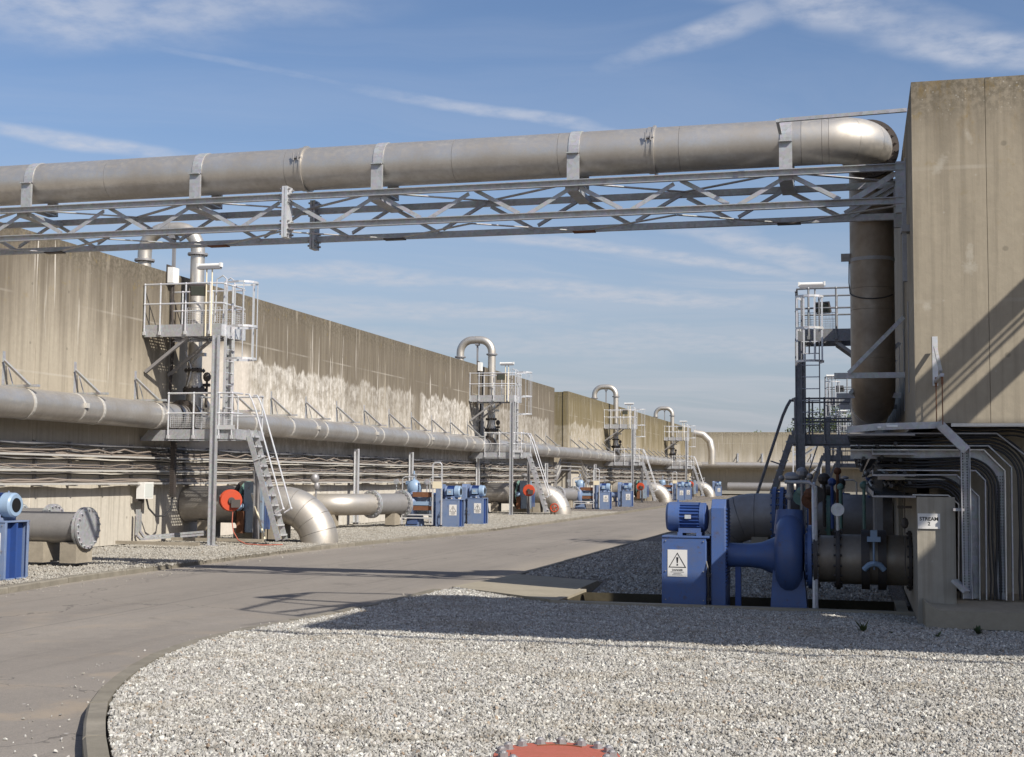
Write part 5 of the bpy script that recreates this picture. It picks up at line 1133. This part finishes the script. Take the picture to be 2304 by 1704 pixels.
# ------------------------------------------------------------------ red blind flange in the gravel
t = thing('manhole_cover', 'red bolted circular cover rising out of the foreground gravel', 'cover', (-1.56, 6.92, .0))
mb = MB(); mb.lathe((0, 0, .0), (0, 0, 1), [(0, .30), (.08, .30), (.085, .335), (.135, .335), (.14, .33)], 64); mb.lathe((0, 0, .135), (0, 0, 1), [(0, .245), (.012, .24), (.013, .0)], 48); part('cover_plate', mb, REDP, t)
mb = MB(); mb.tube([(.215*cos(a), .215*sin(a), .15) for a in [pi*.35+1.2*i/10 for i in range(11)]], .003, 6); part('cast_line', mb, RUST, t)
bo = MB(); bo.cyl((0, 0, .136), (0, 0, .142), .032, 16); bo.cyl((0, 0, .142), (0, 0, .166), .026, 6); bo.lathe((0, 0, .166), (0, 0, 1), [(0, .018), (.008, .015), (.012, .003)], 10); me = mesh_data('bolt', bo, STEEL)
wa = MB(); wa.cyl((0, 0, .1355), (0, 0, .1395), .045, 14); mw = mesh_data('washer_stain', wa, YELL)
for k in range(16):
    a = 2*pi*(k+.35)/16; o = part('bolt', me, STEEL, t); o.location = (.292*cos(a), .292*sin(a), 0); o.rotation_euler = (0, 0, rnd.random())
    if k % 2: q = part('grease_ring', mw, YELL, t); q.location = (.288*cos(a), .288*sin(a), 0)
# ------------------------------------------------------------------ weeds
def weed(label, loc, h, n, seed, m=LEAF):
    t = thing('weed', label, 'weed', loc); r_ = random.Random(seed); mb = MB()
    for k in range(n):
        a = r_.uniform(0, 6.28); L_ = h*r_.uniform(.3, 1); b = V((cos(a)*L_*r_.uniform(.3, .9), sin(a)*L_*r_.uniform(.3, .9), L_*r_.uniform(.25, 1))); s = V((-sin(a), cos(a), 0))*r_.uniform(.006, .014)
        mb.add([V((0, 0, 0))-s*.4, V((0, 0, 0))+s*.4, b*.55+s*1.6, b, b*.55-s*1.6], [(0, 1, 2, 3, 4)])
    part('foliage', mb, m, t); return t
weed('small spiky weed in shaded gravel by the corner plinth', (.02, 14.6, .0), .16, 34, 3); weed('low weed clump in front of the plinth', (1.18, 14.75, 0), .10, 26, 5); weed('tiny weed right of the spiky one', (.3, 14.5, 0), .07, 16, 9); weed('tiny seedling near the shadow edge', (.75, 14.3, 0), .08, 12, 11)
# ------------------------------------------------------------------ trees beyond the end tank
def tree(label, loc, h, w_, seed):
    t = thing('tree', label, 'tree', loc); r_ = random.Random(seed); mb = MB()
    mb.tube([(0, 0, 0), (.1, 0, h*.3), (-.1, .1, h*.6), (0, 0, h*.9)], [.3, .22, .14, .05], 8)
    for k in range(7): a = r_.uniform(0, 6.28); z = h*r_.uniform(.35, .7); mb.tube([(0, 0, z), (cos(a)*w_*.25, sin(a)*w_*.25, z+h*.1), (cos(a)*w_*.42, sin(a)*w_*.42, z+h*.2)], [.1, .06, .03], 6)
    part('trunk', mb, BARK, t); mb = MB()
    cl_ = [(V((r_.gauss(0, w_*.22), r_.gauss(0, w_*.22), h*r_.uniform(.45, .95))), r_.uniform(.5, 1.1)) for _ in range(34)]
    for _ in range(2600):
        c, s = r_.choice(cl_); p = c+V((r_.gauss(0, s*.6), r_.gauss(0, s*.6), r_.gauss(0, s*.5))); n = V((r_.gauss(0, 1), r_.gauss(0, 1), r_.gauss(0, 1))).normalized(); _, a, b = frame(n); q = r_.uniform(.09, .2)
        mb.add([p+a*q, p+b*q*.6, p-a*q, p-b*q*.6], [(0, 1, 2, 3)])
    part('crown', mb, LEAF, t)
tree('tree crown seen through the right tower railing above the end tank', (-5.4, 172, 0), 9.4, 6, 2); tree('taller tree crown just left of the big vertical pipe', (-2.9, 168, 0), 10.6, 6, 5); tree('tree barely topping the end tank, left of the right tower', (-13.5, 175, 0), 7.3, 7, 8)
# ------------------------------------------------------------------ second overhead pipe bridge (above and right of the frame; it casts the foreground shade)
t = thing('truss_bridge', 'second overhead pipe bridge before the right tank, outside the photo', 'bridge', (0, 0, 0))
zz = 7.3
mb = MB(); mb.box(1.75, 7.0, 8.05, 12.15, zz-.02, zz+.02); mb.box(7.35, 14, 8.05, 12.15, zz-.02, zz+.02); mb.box(7.0, 7.35, 8.05, 11.1, zz-.02, zz+.02); mb.box(7.0, 7.35, 11.5, 12.15, zz-.02, zz+.02); part('deck', mb, GALV, t)
mb = MB(); mb.bar((1.4, 7.62, zz+.05), (14, 7.5, zz+.05), .06, .06); part('handrail', mb, GALVL, t)
mb = MB(); mb.tube([(14, 10.0, zz+.5), (3, 10.0, zz+.5), (2.3, 10.1, zz+.45), (1.9, 10.5, zz+.3), (1.75, 11.4, zz+.2)], .4, 20); part('pipe_section', mb, PIPE, t)
for x in (9.0, 13.0): mb = MB(); mb.box(x-.1, x+.1, 8.1, 8.3, -.1, zz-.02); mb.box(x-.1, x+.1, 11.9, 12.1, -.1, zz-.02); part('column', mb, GALV, t)
mb = MB()
for a, b, w_ in (((-8.1, 17.0), (-6.2, 16.7), .09), ((-8.05, 17.0), (-7.7, 17.5), .22), ((-7.55, 15.4), (-6.0, 14.7), .05), ((-7.55, 15.4), (-7.7, 18.0), .05), ((-7.0, 15.25), (-6.2, 17.6), .05), ((-6.6, 15.0), (-6.3, 16.4), .05), ((-7.7, 18.0), (-5.6, 18.3), .06), ((-7.7, 16.6), (-5.9, 15.9), .05), ((-6.2, 17.6), (-5.4, 15.6), .05), ((-8.1, 17.0), (-7.7, 18.0), .05)):
    k_ = zz+.1; mb.bar((a[0]+k_*TX, a[1]-k_*TY_, zz), (b[0]+k_*TX, b[1]-k_*TY_, zz), w_, .06)
part('lattice_end', mb, GALV, t)
t = thing('face_pipe', 'pipe with truss reaching forward from the right tank front, outside the photo', 'pipe', (0, 0, 0))
mb = MB(); mb.tube([(4.15, RY, 5.99), (4.15, 12.0, 5.99)], .125, 20); mb.tube([(4.15, RY, 5.32), (4.15, 12.0, 5.32)], .13, 20); part('pipe_section', mb, PIPE, t)
mb = MB(); [mb.bar((4.15, RY, 5.76-.09*k), (4.15, 12.0, 5.76-.09*k), .03, .03) for k in range(2)]; mb.box(4.05, 4.25, 12, 12.1, 5.2, 6.1); part('chord', mb, GALV, t)
